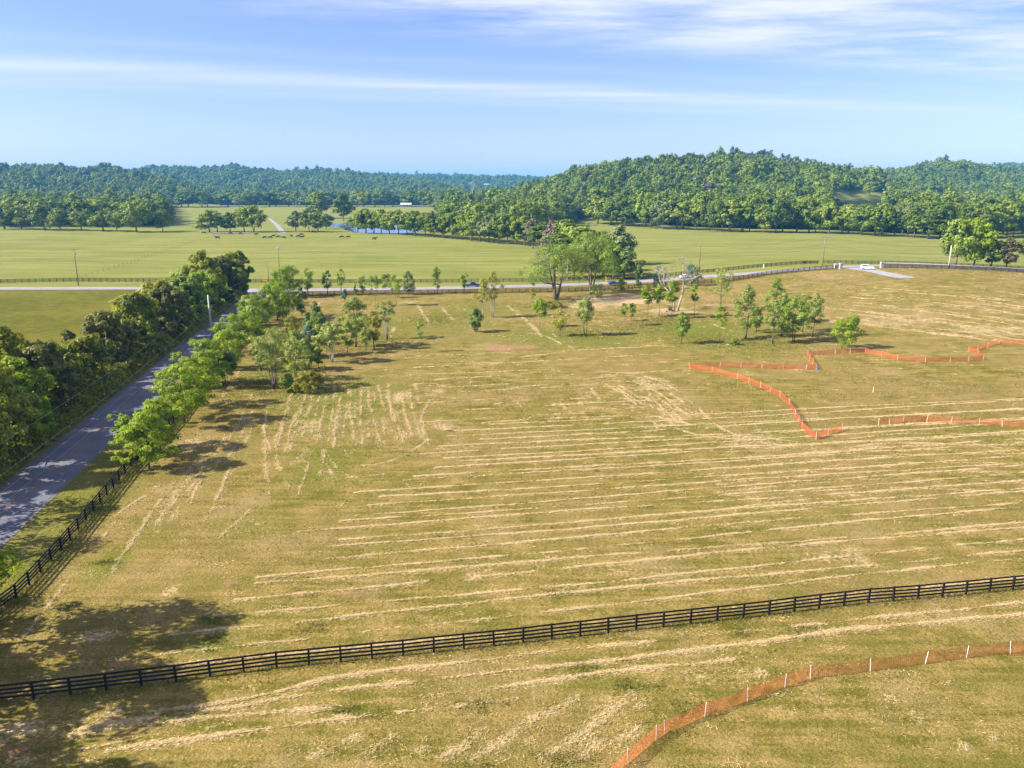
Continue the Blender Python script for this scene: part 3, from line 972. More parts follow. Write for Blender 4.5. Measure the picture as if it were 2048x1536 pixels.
# ------------------------------------------------------------------ grass blades standing in the near field, longer along the fences
def grass_blades():
    Vs, Ts = [], []

    def put(x, y, h, wdt, tn):
        k = len(x)
        a = rng.uniform(0, 6.28, k)
        lean = rng.normal(0, .45, (k, 2)) * h[:, None]
        z = Hn(x, y) - 0.01
        nx_, ny_ = np.cos(a) * wdt, np.sin(a) * wdt
        V = np.empty((k, 4, 3))
        V[:, 0] = np.stack([x - nx_, y - ny_, z], 1)
        V[:, 1] = np.stack([x + nx_, y + ny_, z], 1)
        V[:, 2] = np.stack([x + lean[:, 0] + nx_ * .3, y + lean[:, 1] + ny_ * .3, z + h], 1)
        V[:, 3] = np.stack([x + lean[:, 0] - nx_ * .3, y + lean[:, 1] - ny_ * .3, z + h], 1)
        Vs.append(V.reshape(-1, 3))
        Ts.append(np.repeat(np.clip(tn, 0, 1), 4))

    n = 150000
    y = 27 + 120 * rng.uniform(0, 1, n) ** 1.7
    x = rng.uniform(-1, 1, n) * (y * .72 + 10)
    m = inside(x, y, MOWN)
    nz_ = scat_noise(x, y * 2.2, 4.5, 11)
    m &= rng.uniform(0, 1, n) < np.clip(.55 + .4 * nz_, .08, 1)
    x, y, nz_ = x[m], y[m], nz_[m]
    lod = np.maximum(1, y / 55)
    put(x, y, rng.uniform(.05, .15, len(x)) * lod ** .5, rng.uniform(.015, .04, len(x)) * lod, rng.normal(.5, .28, len(x)) - .12 * nz_)
    # green weed patches
    n = 260
    y0 = 28 + 150 * rng.uniform(0, 1, n) ** 1.4
    x0 = rng.uniform(-1, 1, n) * (y0 * .7)
    m = inside(x0, y0, MOWN)
    x0, y0 = x0[m], y0[m]
    for px_, py_ in ((420, 1285), (430, 1243), (1165, 1334), (1260, 1372), (1130, 1525), (1385, 1418), (960, 1412), (700, 1422), (215, 1125), (620, 1258), (1480, 1262), (1100, 1185), (1600, 1265)):
        c = at(px_, py_)
        x0 = np.append(x0, c.x + rng.normal(0, .7, 14))
        y0 = np.append(y0, c.y + rng.normal(0, .5, 14))
    for a_, b_ in zip(x0, y0):
        k = int(rng.integers(14, 40))
        s = rng.uniform(.15, .5)
        lod = max(1, b_ / 60)
        put(a_ + rng.normal(0, s * 1.4, k), b_ + rng.normal(0, s * .7, k), rng.uniform(.06, .17, k), rng.uniform(.02, .045, k) * lod, rng.normal(.28, .15, k))
    # verges
    for pxs, sd_, n, hh in ((side_fence_px, 1.0, 26000, .35), (front_fence_px, 1.1, 9000, .3), (near_fence_px, .35, 9000, .22), (back_fence_px, .8, 2500, .2), (right_fence_px, .8, 1500, .25)):
        P = np.array([[p.x, p.y] for p in [at(*q) for q in pxs]])
        L = np.concatenate([[0], np.cumsum(np.linalg.norm(np.diff(P, axis=0), axis=1))])
        s = rng.uniform(0, L[-1], n)
        x = np.interp(s, L, P[:, 0]) + rng.normal(0, sd_, n)
        y = np.interp(s, L, P[:, 1]) + rng.normal(0, sd_, n)
        lod = np.maximum(1, y / 60)
        put(x, y, rng.uniform(.3, 1, n) * hh, rng.uniform(.02, .04, n) * lod, rng.normal(.4, .25, n))
    # rough grass under the planted trees
    n = 16000
    c = [at(*q) for q in ((560, 770), (620, 770), (690, 705), (760, 680), (880, 640), (1180, 668), (1280, 655), (1420, 680), (1530, 690), (1100, 612), (1330, 640), (560, 690), (520, 760), (600, 660))]
    ci = rng.integers(0, len(c), n)
    x = np.array([p.x for p in c])[ci] + rng.normal(0, 5, n)
    y = np.array([p.y for p in c])[ci] + rng.normal(0, 5, n)
    m = inside(x, y, MOWN)
    x, y = x[m], y[m]
    put(x, y, rng.uniform(.08, .3, len(x)), rng.uniform(.05, .1, len(x)), rng.normal(.2, .2, len(x)))
    V = np.concatenate(Vs)
    g = link('grass', np_mesh('grass', V, np.arange(len(V)).reshape(-1, 4), M['grass'], np.concatenate(Ts)))
    tag(g, 'short grass and weeds standing in the mown field and along the fences', 'grass', kind='stuff')


grass_blades()

# ------------------------------------------------------------------ roads
def ribbon(name, pl, pr, mat, lift, n_across=4):
    V, Q = [], []
    for a, b in zip(pl, pr):
        for k in range(n_across + 1):
            f = k / n_across
            x, y = a.x + (b.x - a.x) * f, a.y + (b.y - a.y) * f
            V.append((x, y, Hs(x, y) + lift))
    m_ = n_across + 1
    for i in range(len(pl) - 1):
        for k in range(n_across):
            Q.append((i * m_ + k, i * m_ + k + 1, (i + 1) * m_ + k + 1, (i + 1) * m_ + k))
    return np_mesh(name, V, Q, mat)


def resample(P, n):
    A = np.array([[p.x, p.y] for p in P])
    L = np.concatenate([[0], np.cumsum(np.linalg.norm(np.diff(A, axis=0), axis=1))])
    s = np.linspace(0, L[-1], n)
    return [Vector((np.interp(v, L, A[:, 0]), np.interp(v, L, A[:, 1]), 0)) for v in s]


def offset_line(P, d):
    out = []
    for i, p in enumerate(P):
        t_ = (P[min(i + 1, len(P) - 1)] - P[max(i - 1, 0)])
        n_ = Vector((-t_.y, t_.x, 0)).normalized()
        out.append(p + n_ * d)
    return out


# the side road: straight centre line fitted through both traced edges
L_ = resample([at(*q) for q in road_left_px], 90)
Rr = resample([at(*q) for q in road_right_px], 90)
mid_ = [(a + b) / 2 for a, b in zip(L_, Rr)]
RW = 7.0
# straight fit x = k*y + c
ys_ = np.array([p.y for p in mid_])
xs_ = np.array([p.x for p in mid_])
kx, kc = np.polyfit(ys_, xs_, 1)
road_c = [Vector((kx * y + kc, y, 0)) for y in np.linspace(20, 279, 160)]
ro = link('road', ribbon('road', offset_line(road_c, RW / 2), offset_line(road_c, -RW / 2), M['asphalt'], 0.045))
tag(ro, 'narrow asphalt side road running between the hedge and the fence', 'road', kind='structure')
sh = link('road_shoulder', ribbon('road_shoulder', offset_line(road_c, RW / 2 + .5), offset_line(road_c, -RW / 2 - .5), M['darkstone'], 0.03))
tag(sh, 'dark crumbling edge of the side road', 'road shoulder', kind='structure')
for k_, o_ in enumerate((-.11, .11)):
    mk = link('road_marking', ribbon('road_marking', offset_line(road_c, o_ + .05), offset_line(road_c, o_ - .05), M['roadline'], 0.052, 1))
    tag(mk, 'faded yellow centre line of the side road, %s of the pair' % ('outer' if k_ else 'inner'), 'road marking', kind='structure')
fr_c = resample(ground_pts(far_road_px, 3.0), 260)
FW = 7.2
ro2 = link('road', ribbon('road', offset_line(fr_c, FW / 2), offset_line(fr_c, -FW / 2), M['asphalt2'], 0.06))
tag(ro2, 'pale asphalt main road crossing behind the field and curving up the slope', 'road', kind='structure')
for o_ in (-.10, .10):
    mk = link('road_marking', ribbon('road_marking', offset_line(fr_c, o_ + .05), offset_line(fr_c, o_ - .05), M['roadline'], 0.068, 1))
    tag(mk, 'yellow centre line of the main road, %s of the pair' % ('far' if o_ > 0 else 'near'), 'road marking', kind='structure')
# flared mouth of the side road
mouth = MB()
e = road_c[-1]
jn = [(e.x - 13, e.y + 2), (e.x - 6.5, e.y - 4), (e.x - 3.6, e.y - 16), (e.x + 3.6, e.y - 16), (e.x + 7, e.y - 5), (e.x + 13, e.y + 2)]
mouth.add([(x, y, Hs(x, y) + .054) for x, y in jn], [tuple(range(6))])
tag(mouth.build('road_mouth', M['asphalt2']), 'widened asphalt mouth where the side road meets the main road', 'road', kind='structure')
# gravel drive
dl = [at(*q) for q in ((1684, 536.5), (1706, 540), (1732, 543), (1752, 548), (1776, 553.5), (1800, 557.5))]
dr = [at(*q) for q in ((1745, 534), (1754, 539), (1770, 543.5), (1794, 548), (1820, 553), (1832, 556))]
dv = link('driveway', ribbon('driveway', resample(dl, 40), resample(dr, 40), M['gravel'], 0.09, 8))
tag(dv, 'pale gravel driveway stub ending in the mown field', 'driveway', kind='structure')
# farm lane beyond the pasture
ll = [at(*q) for q in ((536, 437), (549, 450), (561, 465))]
lr = [at(*q) for q in ((542, 437), (558, 450), (572, 465))]
ln_ = link('path', ribbon('path', resample(ll, 40), resample(lr, 40), M['asphalt2'], 0.08))
tag(ln_, 'grey farm lane running away across the far pasture', 'path', kind='structure')

# ------------------------------------------------------------------ pond
wm = bpy.data.materials.new('pond_water')
wm.use_nodes = True
t = NT(wm.node_tree)
b = t.n['Principled BSDF']
b.inputs['Base Color'].default_value = (0.03, 0.06, 0.11, 1)
b.inputs['Roughness'].default_value = 0.08
b.inputs['Specular IOR Level'].default_value = 0.8
bn = t.new('ShaderNodeBump')
bn.inputs['Strength'].default_value = 0.12
bn.inputs['Distance'].default_value = 0.2
t.put(bn.inputs['Height'], t.noise(t.new('ShaderNodeNewGeometry').outputs['Position'], 0.8, 3))
t.l.new(bn.outputs[0], b.inputs['Normal'])
pond_px = [(646, 452), (655, 448), (672, 446), (695, 446), (720, 447), (760, 448), (800, 451), (840, 456), (846, 464), (800, 467), (740, 466), (706, 465), (700, 462), (688, 460), (690, 457), (672, 454), (655, 454)]
pp = [at(*q) for q in pond_px]
pm = MB()
pm.add([(p.x, p.y, p.z + .12) for p in pp], [tuple(range(len(pp) - 1, -1, -1))])
tag(pm.build('water', wm), 'small blue pond beyond the far pasture beside the row of trees', 'pond', kind='structure')
# ------------------------------------------------------------------ trees
def unit(v):
    return v / (np.linalg.norm(v, axis=-1, keepdims=True) + 1e-9)


def envelope(kind, tt):
    if kind == 'round':
        return np.sqrt(np.clip(1 - (2 * tt - 1) ** 2, 0, 1)) ** .85
    if kind == 'oval':
        return np.sin(np.pi * np.clip(tt, 0, 1) ** .85) ** .8
    if kind == 'cone':
        return (1 - tt) ** .75 * np.clip(tt * 6 + .25, 0, 1)
    if kind == 'column':
        return np.clip(tt * 5 + .4, 0, 1) * np.clip((1 - tt) * 3.2, 0, 1) ** .6
    if kind == 'vase':
        return (0.25 + .75 * tt ** .8) * np.clip((1 - tt) * 3.5, 0, 1) ** .5
    if kind == 'broad':
        return np.clip(tt * 3.5 + .35, 0, 1) ** .7 * np.sqrt(np.clip(1 - tt ** 2.6, 0, 1))
    return np.ones_like(tt)


def crown_mesh(name, seed, kind, h, r, zb, n_clump, n_leaf, leaf, mat, clump=0.32, sparse=0.0, flat=.75, lean=(0, 0), stretch=(1, 1)):
    """leaf clumps spread through a crown from height zb to h with radius r"""
    g = np.random.default_rng(seed)
    ch = h - zb
    C = []
    tries = 0
    cr0 = clump * (r * r * ch / 2) ** (1 / 3)
    ph = g.uniform(0, 6.28, 4)
    while len(C) < n_clump and tries < n_clump * 30:
        tries += 1
        tt = g.uniform(0.03, 1) ** .9
        a = g.uniform(0, 6.28)
        out = 1 + .24 * math.sin(2 * a + ph[0]) * math.sin(5 * tt + ph[1]) + .16 * math.sin(3 * a + 7 * tt + ph[2])
        rad = r * float(envelope(kind, np.array(tt))) * out * math.sqrt(g.uniform(.12, 1))
        c = np.array([rad * math.cos(a) * stretch[0], rad * math.sin(a) * stretch[1], zb + tt * ch * .94])
        if C and min(np.linalg.norm(c - q[0]) for q in C) < cr0 * .55:
            continue
        C.append((c, cr0 * g.uniform(.6, 1.25), g.uniform(-.35, .35)))
    per = max(6, n_leaf // max(1, len(C)))
    P, N, T, S = [], [], [], []
    cen = np.array([0, 0, zb + ch * .35])
    for c, cr, tn in C:
        k = int(per * (cr / cr0) ** 2 * (1 - sparse * g.uniform(0, 1))) + 4
        d = unit(g.normal(0, 1, (k, 3)) + np.array([0, 0, .35]))
        rad = cr * (g.uniform(.25, 1, (k, 1)) ** .45)
        rad *= 1 + .25 * np.sin(4 * d[:, :1] + 3 * d[:, 1:2] + tn * 20)
        p = c + d * rad * np.array([1, 1, flat])
        o = unit(p - cen)
        P.append(p)
        N.append(unit(.85 * d + .55 * o + g.normal(0, .34, (k, 3))))
        T.append(np.clip(.45 + tn + g.normal(0, .22, k), 0, 1))
        S.append(leaf * g.uniform(.6, 1.35, k))
    P, N, T, S = np.concatenate(P), np.concatenate(N), np.concatenate(T), np.concatenate(S)
    P[:, 2] = np.maximum(P[:, 2], .1)
    P[:, 0] += lean[0] * P[:, 2]
    P[:, 1] += lean[1] * P[:, 2]
    k = len(P)
    tan = unit(np.cross(N, unit(g.normal(0, 1, (k, 3)))))
    bit = np.cross(N, tan)
    s = S[:, None]
    V = np.stack([P - tan * s, P - bit * s * .6 + N * s * .12, P + tan * s, P + bit * s * .6 + N * s * .12], 1)
    me = np_mesh(name, V.reshape(-1, 3), np.arange(4 * k).reshape(-1, 4), mat, np.repeat(T, 4))
    return me, [c[0] for c in C]


def trunk_mesh(name, seed, h, zb, r0, cl, mat, stems=1, limbs=9, lean=(0, 0), spread=.16):
    g = random.Random(seed)
    m = MB()

    def lp(p):
        return Vector((p[0] + lean[0] * p[2], p[1] + lean[1] * p[2], p[2]))
    for s in range(stems):
        a = 6.28 * s / stems + g.uniform(-.5, .5)
        sp = 0 if stems == 1 else spread
        pts, rad = [], []
        wx, wy = g.uniform(-.03, .03) * h, g.uniform(-.03, .03) * h
        hs = h * (.82 if stems == 1 else g.uniform(.68, .9))
        for k in range(7):
            f = k / 6
            pts.append(lp((math.cos(a) * sp * hs * f ** .8 + wx * math.sin(3 * f) + (0.12 * math.cos(a) if stems > 1 else 0), math.sin(a) * sp * hs * f ** .8 + wy * math.sin(3 * f + 1) + (0.12 * math.sin(a) if stems > 1 else 0), f * hs - .15 * (k == 0))))
            rad.append(r0 * (1 if stems == 1 else .62) * (1.25 if k == 0 else (1 - .85 * f)))
        m.tube(pts, rad, 7)
        cs = sorted(cl, key=lambda c: g.random())[:max(2, limbs // stems)]
        for c in cs:
            z0 = max(zb * .8, min(c[2] - .12 * h, hs * .85))
            f = min(.95, max(.1, z0 / hs))
            i = int(f * 6)
            st = pts[i].lerp(pts[min(i + 1, 6)], f * 6 - i)
            en = lp(c)
            md = st.lerp(en, .55) + Vector((0, 0, -.04 * h))
            r1 = r0 * (1 - .8 * f) * .45
            m.tube([st, md, en], [r1, r1 * .65, r1 * .2], 5)
    return m.mesh(name, mat, True)


def tree(name, label, px, by, ty, wpx, kind='round', mat='mid', leaves=2600, leaf=.16, zb=.25, stems=1, sparse=0.0, clumps=34, clump=.32, flat=.8,
         group=None, cat='tree', seed=None, lean=(0, 0), bark='bark', r0=None, rz=0, stretch=(1, 1), loc=None, hh=None, limbs=9, spread=.16):
    p = at(px, by) if loc is None else Vector((loc[0], loc[1], Hs(*loc)))
    h = top_height(p, ty) if hh is None else hh
    r = wpx / ppm(p) / 2 if loc is None else wpx / 2
    sd_ = seed if seed is not None else (int(px * 13 + by * 7 + ty) % 99991 if loc is None else int(abs(loc[0]) * 17 + abs(loc[1]) * 5) % 99991)
    root = empty(name, p, rz, label=label, cat=cat, group=group)
    zbm = zb * h
    cm, cl = crown_mesh('crown', sd_, kind, h, r, zbm, clumps, leaves, leaf, M[mat], clump, sparse, flat, lean, stretch)
    tm = trunk_mesh('trunk', sd_, h, zbm, r0 or max(.05, .016 * h), cl, M[bark], stems, limbs, lean, spread)
    link('trunk', tm, root)
    link('crown', cm, root)
    return root


RG = 'leafy trees between the side road and its fence'
tree('roadside_tree', 'dark-based bright green tree nearest the camera between side road and fence', 300, 938, 824, 125, 'broad', 'lime', 13520, 0.129, .18, clumps=60, clump=.24, flat=.5, group=RG, stretch=(1, .8))
tree('roadside_tree', 'spreading lime tree leaning over the sunlit patch of the side road', 268, 912, 818, 95, 'vase', 'lime', 8736, 0.129, .3, clumps=40, clump=.25, flat=.45, group=RG)
tree('roadside_tree', 'large bright lime tree whose trunk shows beside the black fence', 368, 846, 730, 134, 'broad', 'lime', 15600, 0.137, .22, clumps=64, clump=.23, flat=.5, group=RG)
tree('roadside_tree', 'rounded yellow-green tree just below the orange roadside warning sign', 414, 772, 680, 104, 'round', 'lime', 13520, 0.144, .12, clumps=54, clump=.25, flat=.6, group=RG)
tree('roadside_tree', 'dark shaded tree hugging the black fence behind the rounded yellow-green tree', 452, 768, 700, 45, 'round', 'dark', 3380, .2, .1, clumps=30, group=RG)
tree('roadside_tree', 'wide lime tree right of the pale utility pole on the side road', 482, 702, 628, 102, 'round', 'lime', 12480, 0.167, .14, clumps=52, clump=.26, flat=.6, group=RG)
tree('roadside_tree', 'dark olive tree behind the wide lime tree by the pale pole', 510, 668, 612, 47, 'round', 'mid', 3380, .24, .12, clumps=30, group=RG)
tree('roadside_tree', 'spreading green tree covering the shaded road near the junction', 506, 652, 590, 82, 'broad', 'lime', 9568, 0.182, .15, clumps=46, clump=.26, flat=.55, group=RG)
tree('roadside_tree', 'full dark-and-lime tree at the field corner by the junction', 556, 640, 566, 75, 'round', 'lime', 10816, 0.198, .1, clumps=50, clump=.28, group=RG)
tree('roadside_tree', 'bright yellow-green tree on the corner in front of the main road', 578, 594, 534, 59, 'round', 'lime', 7488, 0.205, .12, clumps=40, group=RG)
tree('roadside_tree', 'small upright lime tree left of the orange arrow sign at the junction', 548, 606, 560, 31, 'oval', 'lime', 4576, 0.198, .12, clumps=26, group=RG)
tree('roadside_tree', 'lime tree filling the gap between the two nearest roadside trees', 322, 900, 792, 92, 'broad', 'lime', 8960, 0.129, .2, clumps=54, clump=.24, flat=.5, group=RG)
tree('roadside_tree', 'lime tree just right of the large one with the visible trunk', 398, 812, 712, 84, 'round', 'lime', 8320, 0.137, .16, clumps=50, clump=.25, flat=.55, group=RG)
tree('roadside_tree', 'lime tree squeezed between the orange warning sign and the wide lime tree', 452, 738, 662, 66, 'round', 'lime', 6720, 0.152, .14, clumps=44, clump=.26, flat=.6, group=RG)
# shade trees by the fence just outside the left edge
for i_, (x_, y_, hh_, w_) in enumerate(((-46, 55.5, 15.5, 12), (-44.5, 46, 15.5, 12), (-54, 50, 12, 9), (-43, 37, 14, 11))):
    tree('roadside_tree', ('tall leafy tree by the near end of the side road', 'broad leafy tree at the fence corner', 'leafy tree beyond the left picture edge', 'leafy tree close to the camera by the road')[i_],
         0, 0, 0, w_, 'broad', 'lime', 9000, .24, .2, clumps=64, clump=.26, flat=.55, loc=(x_, y_), hh=hh_, group=RG)

PG = 'young trees planted in the mown field'
T_ = tree
T_('young_tree', 'dark upright tree in the row beside the fence, nearest the junction', 604, 632, 573, 30, 'oval', 'dark', 2600, .2, .1, clumps=32, group=PG)
T_('young_tree', 'dark pointed tree, tallest of the pair right of the upright one', 632, 652, 602, 30, 'cone', 'dark', 2400, .2, .1, clumps=30, group=PG)
T_('young_tree', 'narrow dark tree in front of the bluish tree by the fence row', 617, 668, 622, 24, 'cone', 'dark', 2200, .2, .08, clumps=26, group=PG)
T_('young_tree', 'dark conical tree left of the biggest pale green tree', 643, 665, 622, 28, 'cone', 'dark', 2300, .2, .1, clumps=28, group=PG)
T_('young_tree', 'bluish green tree in the thick of the planted row', 620, 712, 648, 34, 'oval', 'bluish', 2600, .19, .1, clumps=32, group=PG)
T_('young_tree', 'biggest pale green tree of the planted row with clear stems', 712, 693, 590, 58, 'oval', 'pale', 6500, .17, .28, stems=3, clumps=60, clump=.24, group=PG, spread=.07)
T_('young_tree', 'open many-stemmed tree right of the biggest pale tree', 775, 678, 600, 50, 'vase', 'pale', 2200, .17, .45, stems=6, sparse=.5, clumps=34, clump=.22, group=PG, bark='palebark', spread=.13)
T_('young_tree', 'yellow-green tree between the biggest and the many-stemmed tree', 749, 698, 622, 38, 'oval', 'yellow', 3200, .17, .22, clumps=38, clump=.26, group=PG)
T_('young_tree', 'many-stemmed broad tree with pale stems above the dry soil strip', 664, 724, 645, 62, 'broad', 'pale', 5200, .17, .36, stems=5, clumps=50, clump=.24, group=PG, bark='palebark', spread=.13)
T_('young_tree', 'slim tree between the broad and the biggest pale trees', 696, 707, 642, 28, 'oval', 'mid', 2400, .17, .22, clumps=28, group=PG)
T_('young_tree', 'short slim tree at the right of the weed patch', 637, 737, 694, 26, 'oval', 'mid', 2000, .15, .22, clumps=26, group=PG)
T_('young_tree', 'wispy pale tree with a fan of thin stems nearest the camera', 548, 777, 655, 88, 'vase', 'pale', 5600, .15, .32, stems=6, sparse=.35, clumps=64, clump=.2, group=PG, spread=.12)
T_('young_tree', 'wispy pale tree between the fan-stemmed tree and the weed patch', 592, 760, 668, 52, 'oval', 'pale', 3800, .16, .15, stems=3, sparse=.3, clumps=44, clump=.23, group=PG, spread=.08)
T_('young_tree', 'olive leafy tree just above the weed patch', 612, 742, 675, 40, 'oval', 'mid', 3200, .17, .12, clumps=38, clump=.26, group=PG)
T_('young_tree', 'pale feathery tree rising behind the fan-stemmed tree', 556, 712, 654, 34, 'cone', 'pale', 2400, .18, .1, sparse=.3, clumps=32, group=PG)
T_('young_tree', 'green bushy tree left of the bluish tree', 590, 716, 662, 36, 'round', 'mid', 2800, .18, .12, clumps=34, group=PG)
T_('young_tree', 'feathery pale tree at the left end of the planted rows by the fence', 522, 742, 676, 40, 'oval', 'pale', 3000, .15, .15, stems=3, sparse=.3, clumps=40, clump=.23, group=PG, spread=.08)
T_('young_tree', 'yellow-green tree in the gap left of the olive leafy tree', 576, 738, 664, 40, 'oval', 'yellow', 3000, .15, .15, sparse=.2, clumps=40, clump=.24, group=PG)
T_('young_tree', 'pale airy tree between the bluish tree and the broad many-stemmed tree', 640, 712, 648, 36, 'oval', 'pale', 2800, .15, .2, sparse=.2, clumps=36, clump=.25, group=PG)
T_('young_tree', 'light green tree squeezed between the narrow dark and the conical dark trees', 630, 688, 634, 34, 'round', 'mid', 2600, .16, .15, clumps=34, group=PG)
T_('young_tree', 'yellowish tree low in front of the dark upright tree', 586, 676, 628, 32, 'oval', 'yellow', 2400, .16, .12, sparse=.2, clumps=32, group=PG)
T_('young_tree', 'small pale tree at the foot of the biggest pale green tree', 732, 700, 652, 26, 'oval', 'pale', 1800, .16, .2, sparse=.2, clumps=26, group=PG)
T_('young_tree', 'tiny thin sapling standing alone right of the planted row', 839, 703, 642, 22, 'oval', 'mid', 420, .15, .35, sparse=.4, clumps=12, clump=.3, group=PG, r0=.05, lean=(.03, 0))
FG = 'young trees along the main road fence'
T_('young_tree', 'lime tree with a forked top, first along the main road fence', 617, 590, 537, 28, 'vase', 'lime', 1800, .2, .2, clumps=26, group=FG)
T_('young_tree', 'slender dark tree second along the main road fence', 656, 590, 540, 22, 'oval', 'dark', 1500, .2, .25, clumps=22, group=FG)
T_('young_tree', 'thin bright lime tree right of the slender dark tree', 682, 582, 533, 18, 'oval', 'lime', 1200, .2, .2, clumps=20, group=FG)
T_('young_tree', 'small grey-green sapling in front of the fence below the thin lime tree', 690, 604, 575, 15, 'cone', 'bluish', 900, .18, .1, clumps=16, group=FG)
T_('young_tree', 'tiny bush-like sapling at the fence left of the sparse dark tree', 711, 590, 567, 12, 'cone', 'mid', 700, .18, .05, clumps=14, group=FG)
T_('young_tree', 'sparse dark green tree at the fence in the left half', 725, 588, 549, 24, 'vase', 'mid', 1300, .2, .1, sparse=.3, clumps=22, group=FG)
T_('young_tree', 'round-topped lime tree on a long thin stem, left of two alike', 751, 611, 550, 24, 'round', 'lime', 1300, .2, .45, clumps=20, clump=.36, group=FG, r0=.06)
T_('young_tree', 'lime tree left of the dark oval tree on the fence', 772, 596, 547, 24, 'round', 'lime', 1300, .2, .4, clumps=20, clump=.36, group=FG, r0=.06)
T_('young_tree', 'lime tree touching the dark oval tree on its left side', 793, 612, 549, 24, 'round', 'lime', 1200, .2, .5, clumps=20, clump=.36, group=FG, r0=.06)
T_('young_tree', 'dark oval tree standing at the main road fence', 817, 590, 540, 30, 'oval', 'dark', 2400, .2, .12, clumps=30, group=FG)
T_('young_tree', 'grey-green tree alone at the fence right of the dark oval tree', 875, 586, 531, 23, 'oval', 'mid', 1700, .2, .18, clumps=24, group=FG)
T_('young_tree', 'small lime sapling left of the dark blue pickup', 929, 586, 544, 19, 'vase', 'lime', 1000, .2, .25, clumps=16, group=FG)
MG = 'scattered trees in the middle of the field'
T_('young_tree', 'yellowish tree on a bare stem right of the dark blue pickup', 966, 636, 558, 30, 'oval', 'yellow', 1700, .18, .38, sparse=.3, clumps=26, group=MG, bark='palebark')
T_('young_tree', 'taller yellowish tree with several bare pale stems', 985, 634, 540, 32, 'oval', 'yellow', 1900, .18, .38, stems=4, sparse=.35, clumps=30, clump=.26, group=MG, bark='palebark', spread=.07)
T_('young_tree', 'dense dark cone-shaped tree alone on the open grass', 951, 664, 615, 28, 'oval', 'dark', 3200, .17, .06, clumps=36, group=MG)
T_('young_tree', 'very thin sapling left of the leaning willow', 1065, 616, 560, 11, 'oval', 'mid', 420, .18, .3, clumps=10, clump=.4, group=MG, r0=.05)
T_('young_tree', 'round lime tree on a thin stem in front of the willow', 1080, 654, 598, 29, 'round', 'lime', 1800, .18, .36, clumps=24, clump=.36, group=MG, r0=.06)
T_('young_tree', 'loose yellow-green tree right of the round lime tree', 1120, 672, 616, 34, 'oval', 'yellow', 1500, .18, .2, sparse=.25, clumps=24, clump=.36, group=MG, r0=.06)
T_('young_tree', 'tall oval green tree on two bare stems', 1170, 671, 596, 36, 'oval', 'pale', 3600, .17, .36, stems=2, clumps=38, group=MG, spread=.06)
T_('young_tree', 'small lime sapling, left one of the close pair', 1248, 642, 603, 15, 'oval', 'mid', 700, .18, .3, clumps=14, clump=.38, group=MG, r0=.05)
T_('young_tree', 'small round sapling, right one of the close pair', 1262, 651, 606, 18, 'round', 'mid', 1000, .18, .4, clumps=16, clump=.38, group=MG, r0=.05)
T_('young_tree', 'bright lime tree, first of three alike beside the bare grey tree', 1294, 634, 568, 29, 'round', 'lime', 1900, .2, .4, clumps=26, clump=.34, group=MG, r0=.06)
T_('young_tree', 'bright lime tree, middle of three alike beside the bare grey tree', 1318, 631, 569, 22, 'round', 'lime', 1500, .2, .4, clumps=22, clump=.34, group=MG, r0=.06)
T_('young_tree', 'bright lime tree touching the trunk of the bare grey tree', 1343, 637, 560, 28, 'round', 'lime', 2000, .2, .4, clumps=26, clump=.34, group=MG, r0=.06)
T_('young_tree', 'small lime sapling right of the bare grey tree', 1389, 634, 568, 20, 'oval', 'lime', 1000, .2, .5, clumps=16, clump=.36, group=MG, r0=.05)
T_('young_tree', 'shrubby lime tree at the fence by the blue car', 1242, 585, 552, 20, 'oval', 'lime', 1400, .22, .12, clumps=20, clump=.38, group=MG)
T_('shrub', 'pale low shrub at the fence below the willow crown', 1193, 594, 567, 36, 'broad', 'pale', 1300, .2, .02, sparse=.3, clumps=22, group=MG, cat='shrub')
T_('young_tree', 'dark narrow column tree at the main road fence', 1278, 577, 526, 16, 'column', 'dark', 1700, .22, .12, clumps=24, group=MG)
T_('young_tree', 'grey-green open tree behind the lime trees by the road', 1317, 580, 531, 36, 'round', 'bluish', 1500, .22, .18, stems=3, sparse=.35, clumps=28, clump=.28, group=MG, bark='palebark', spread=.1)
T_('young_tree', 'grey-green open tree right of the bare grey tree by the road', 1382, 572, 529, 40, 'broad', 'bluish', 1900, .22, .15, stems=3, sparse=.3, clumps=32, clump=.28, group=MG, bark='palebark', spread=.1)
T_('young_tree', 'upright mid-green tree alone in front of the bare grey tree', 1362, 687, 621, 29, 'oval', 'mid', 3000, .17, .2, clumps=34, group=MG)
T_('young_tree', 'open airy tree with one dark stem right of the road bend', 1441, 622, 535, 50, 'broad', 'pale', 2300, .19, .3, sparse=.4, clumps=40, clump=.22, group=MG)
T_('young_tree', 'lime sapling in front of the open airy tree', 1439, 682, 606, 26, 'oval', 'lime', 1200, .18, .3, sparse=.2, clumps=20, clump=.34, group=MG, r0=.06)
T_('young_tree', 'full feathery olive tree at the left of the right-hand clump', 1490, 676, 568, 46, 'oval', 'pale', 4200, .18, .15, clumps=50, clump=.24, group=MG)
T_('young_tree', 'small olive tree behind the feathery tree', 1512, 666, 607, 26, 'oval', 'mid', 1700, .18, .2, clumps=24, group=MG)
T_('young_tree', 'thin bare-stemmed sapling left of the feathery tree', 1473, 663, 596, 18, 'oval', 'pale', 700, .18, .35, sparse=.3, clumps=14, clump=.36, group=MG, r0=.05)
T_('young_tree', 'tall green tree at the back of the right-hand clump', 1549, 646, 555, 46, 'oval', 'mid', 3800, .19, .2, clumps=46, clump=.26, group=MG)
T_('young_tree', 'pale silvery tree at the front of the right-hand clump', 1545, 687, 598, 38, 'oval', 'pale', 3000, .18, .25, stems=2, clumps=40, clump=.26, group=MG, spread=.06)
T_('young_tree', 'slim tree between the pale and the dense dark tree of the clump', 1562, 672, 585, 34, 'oval', 'mid', 2300, .18, .25, clumps=30, group=MG)
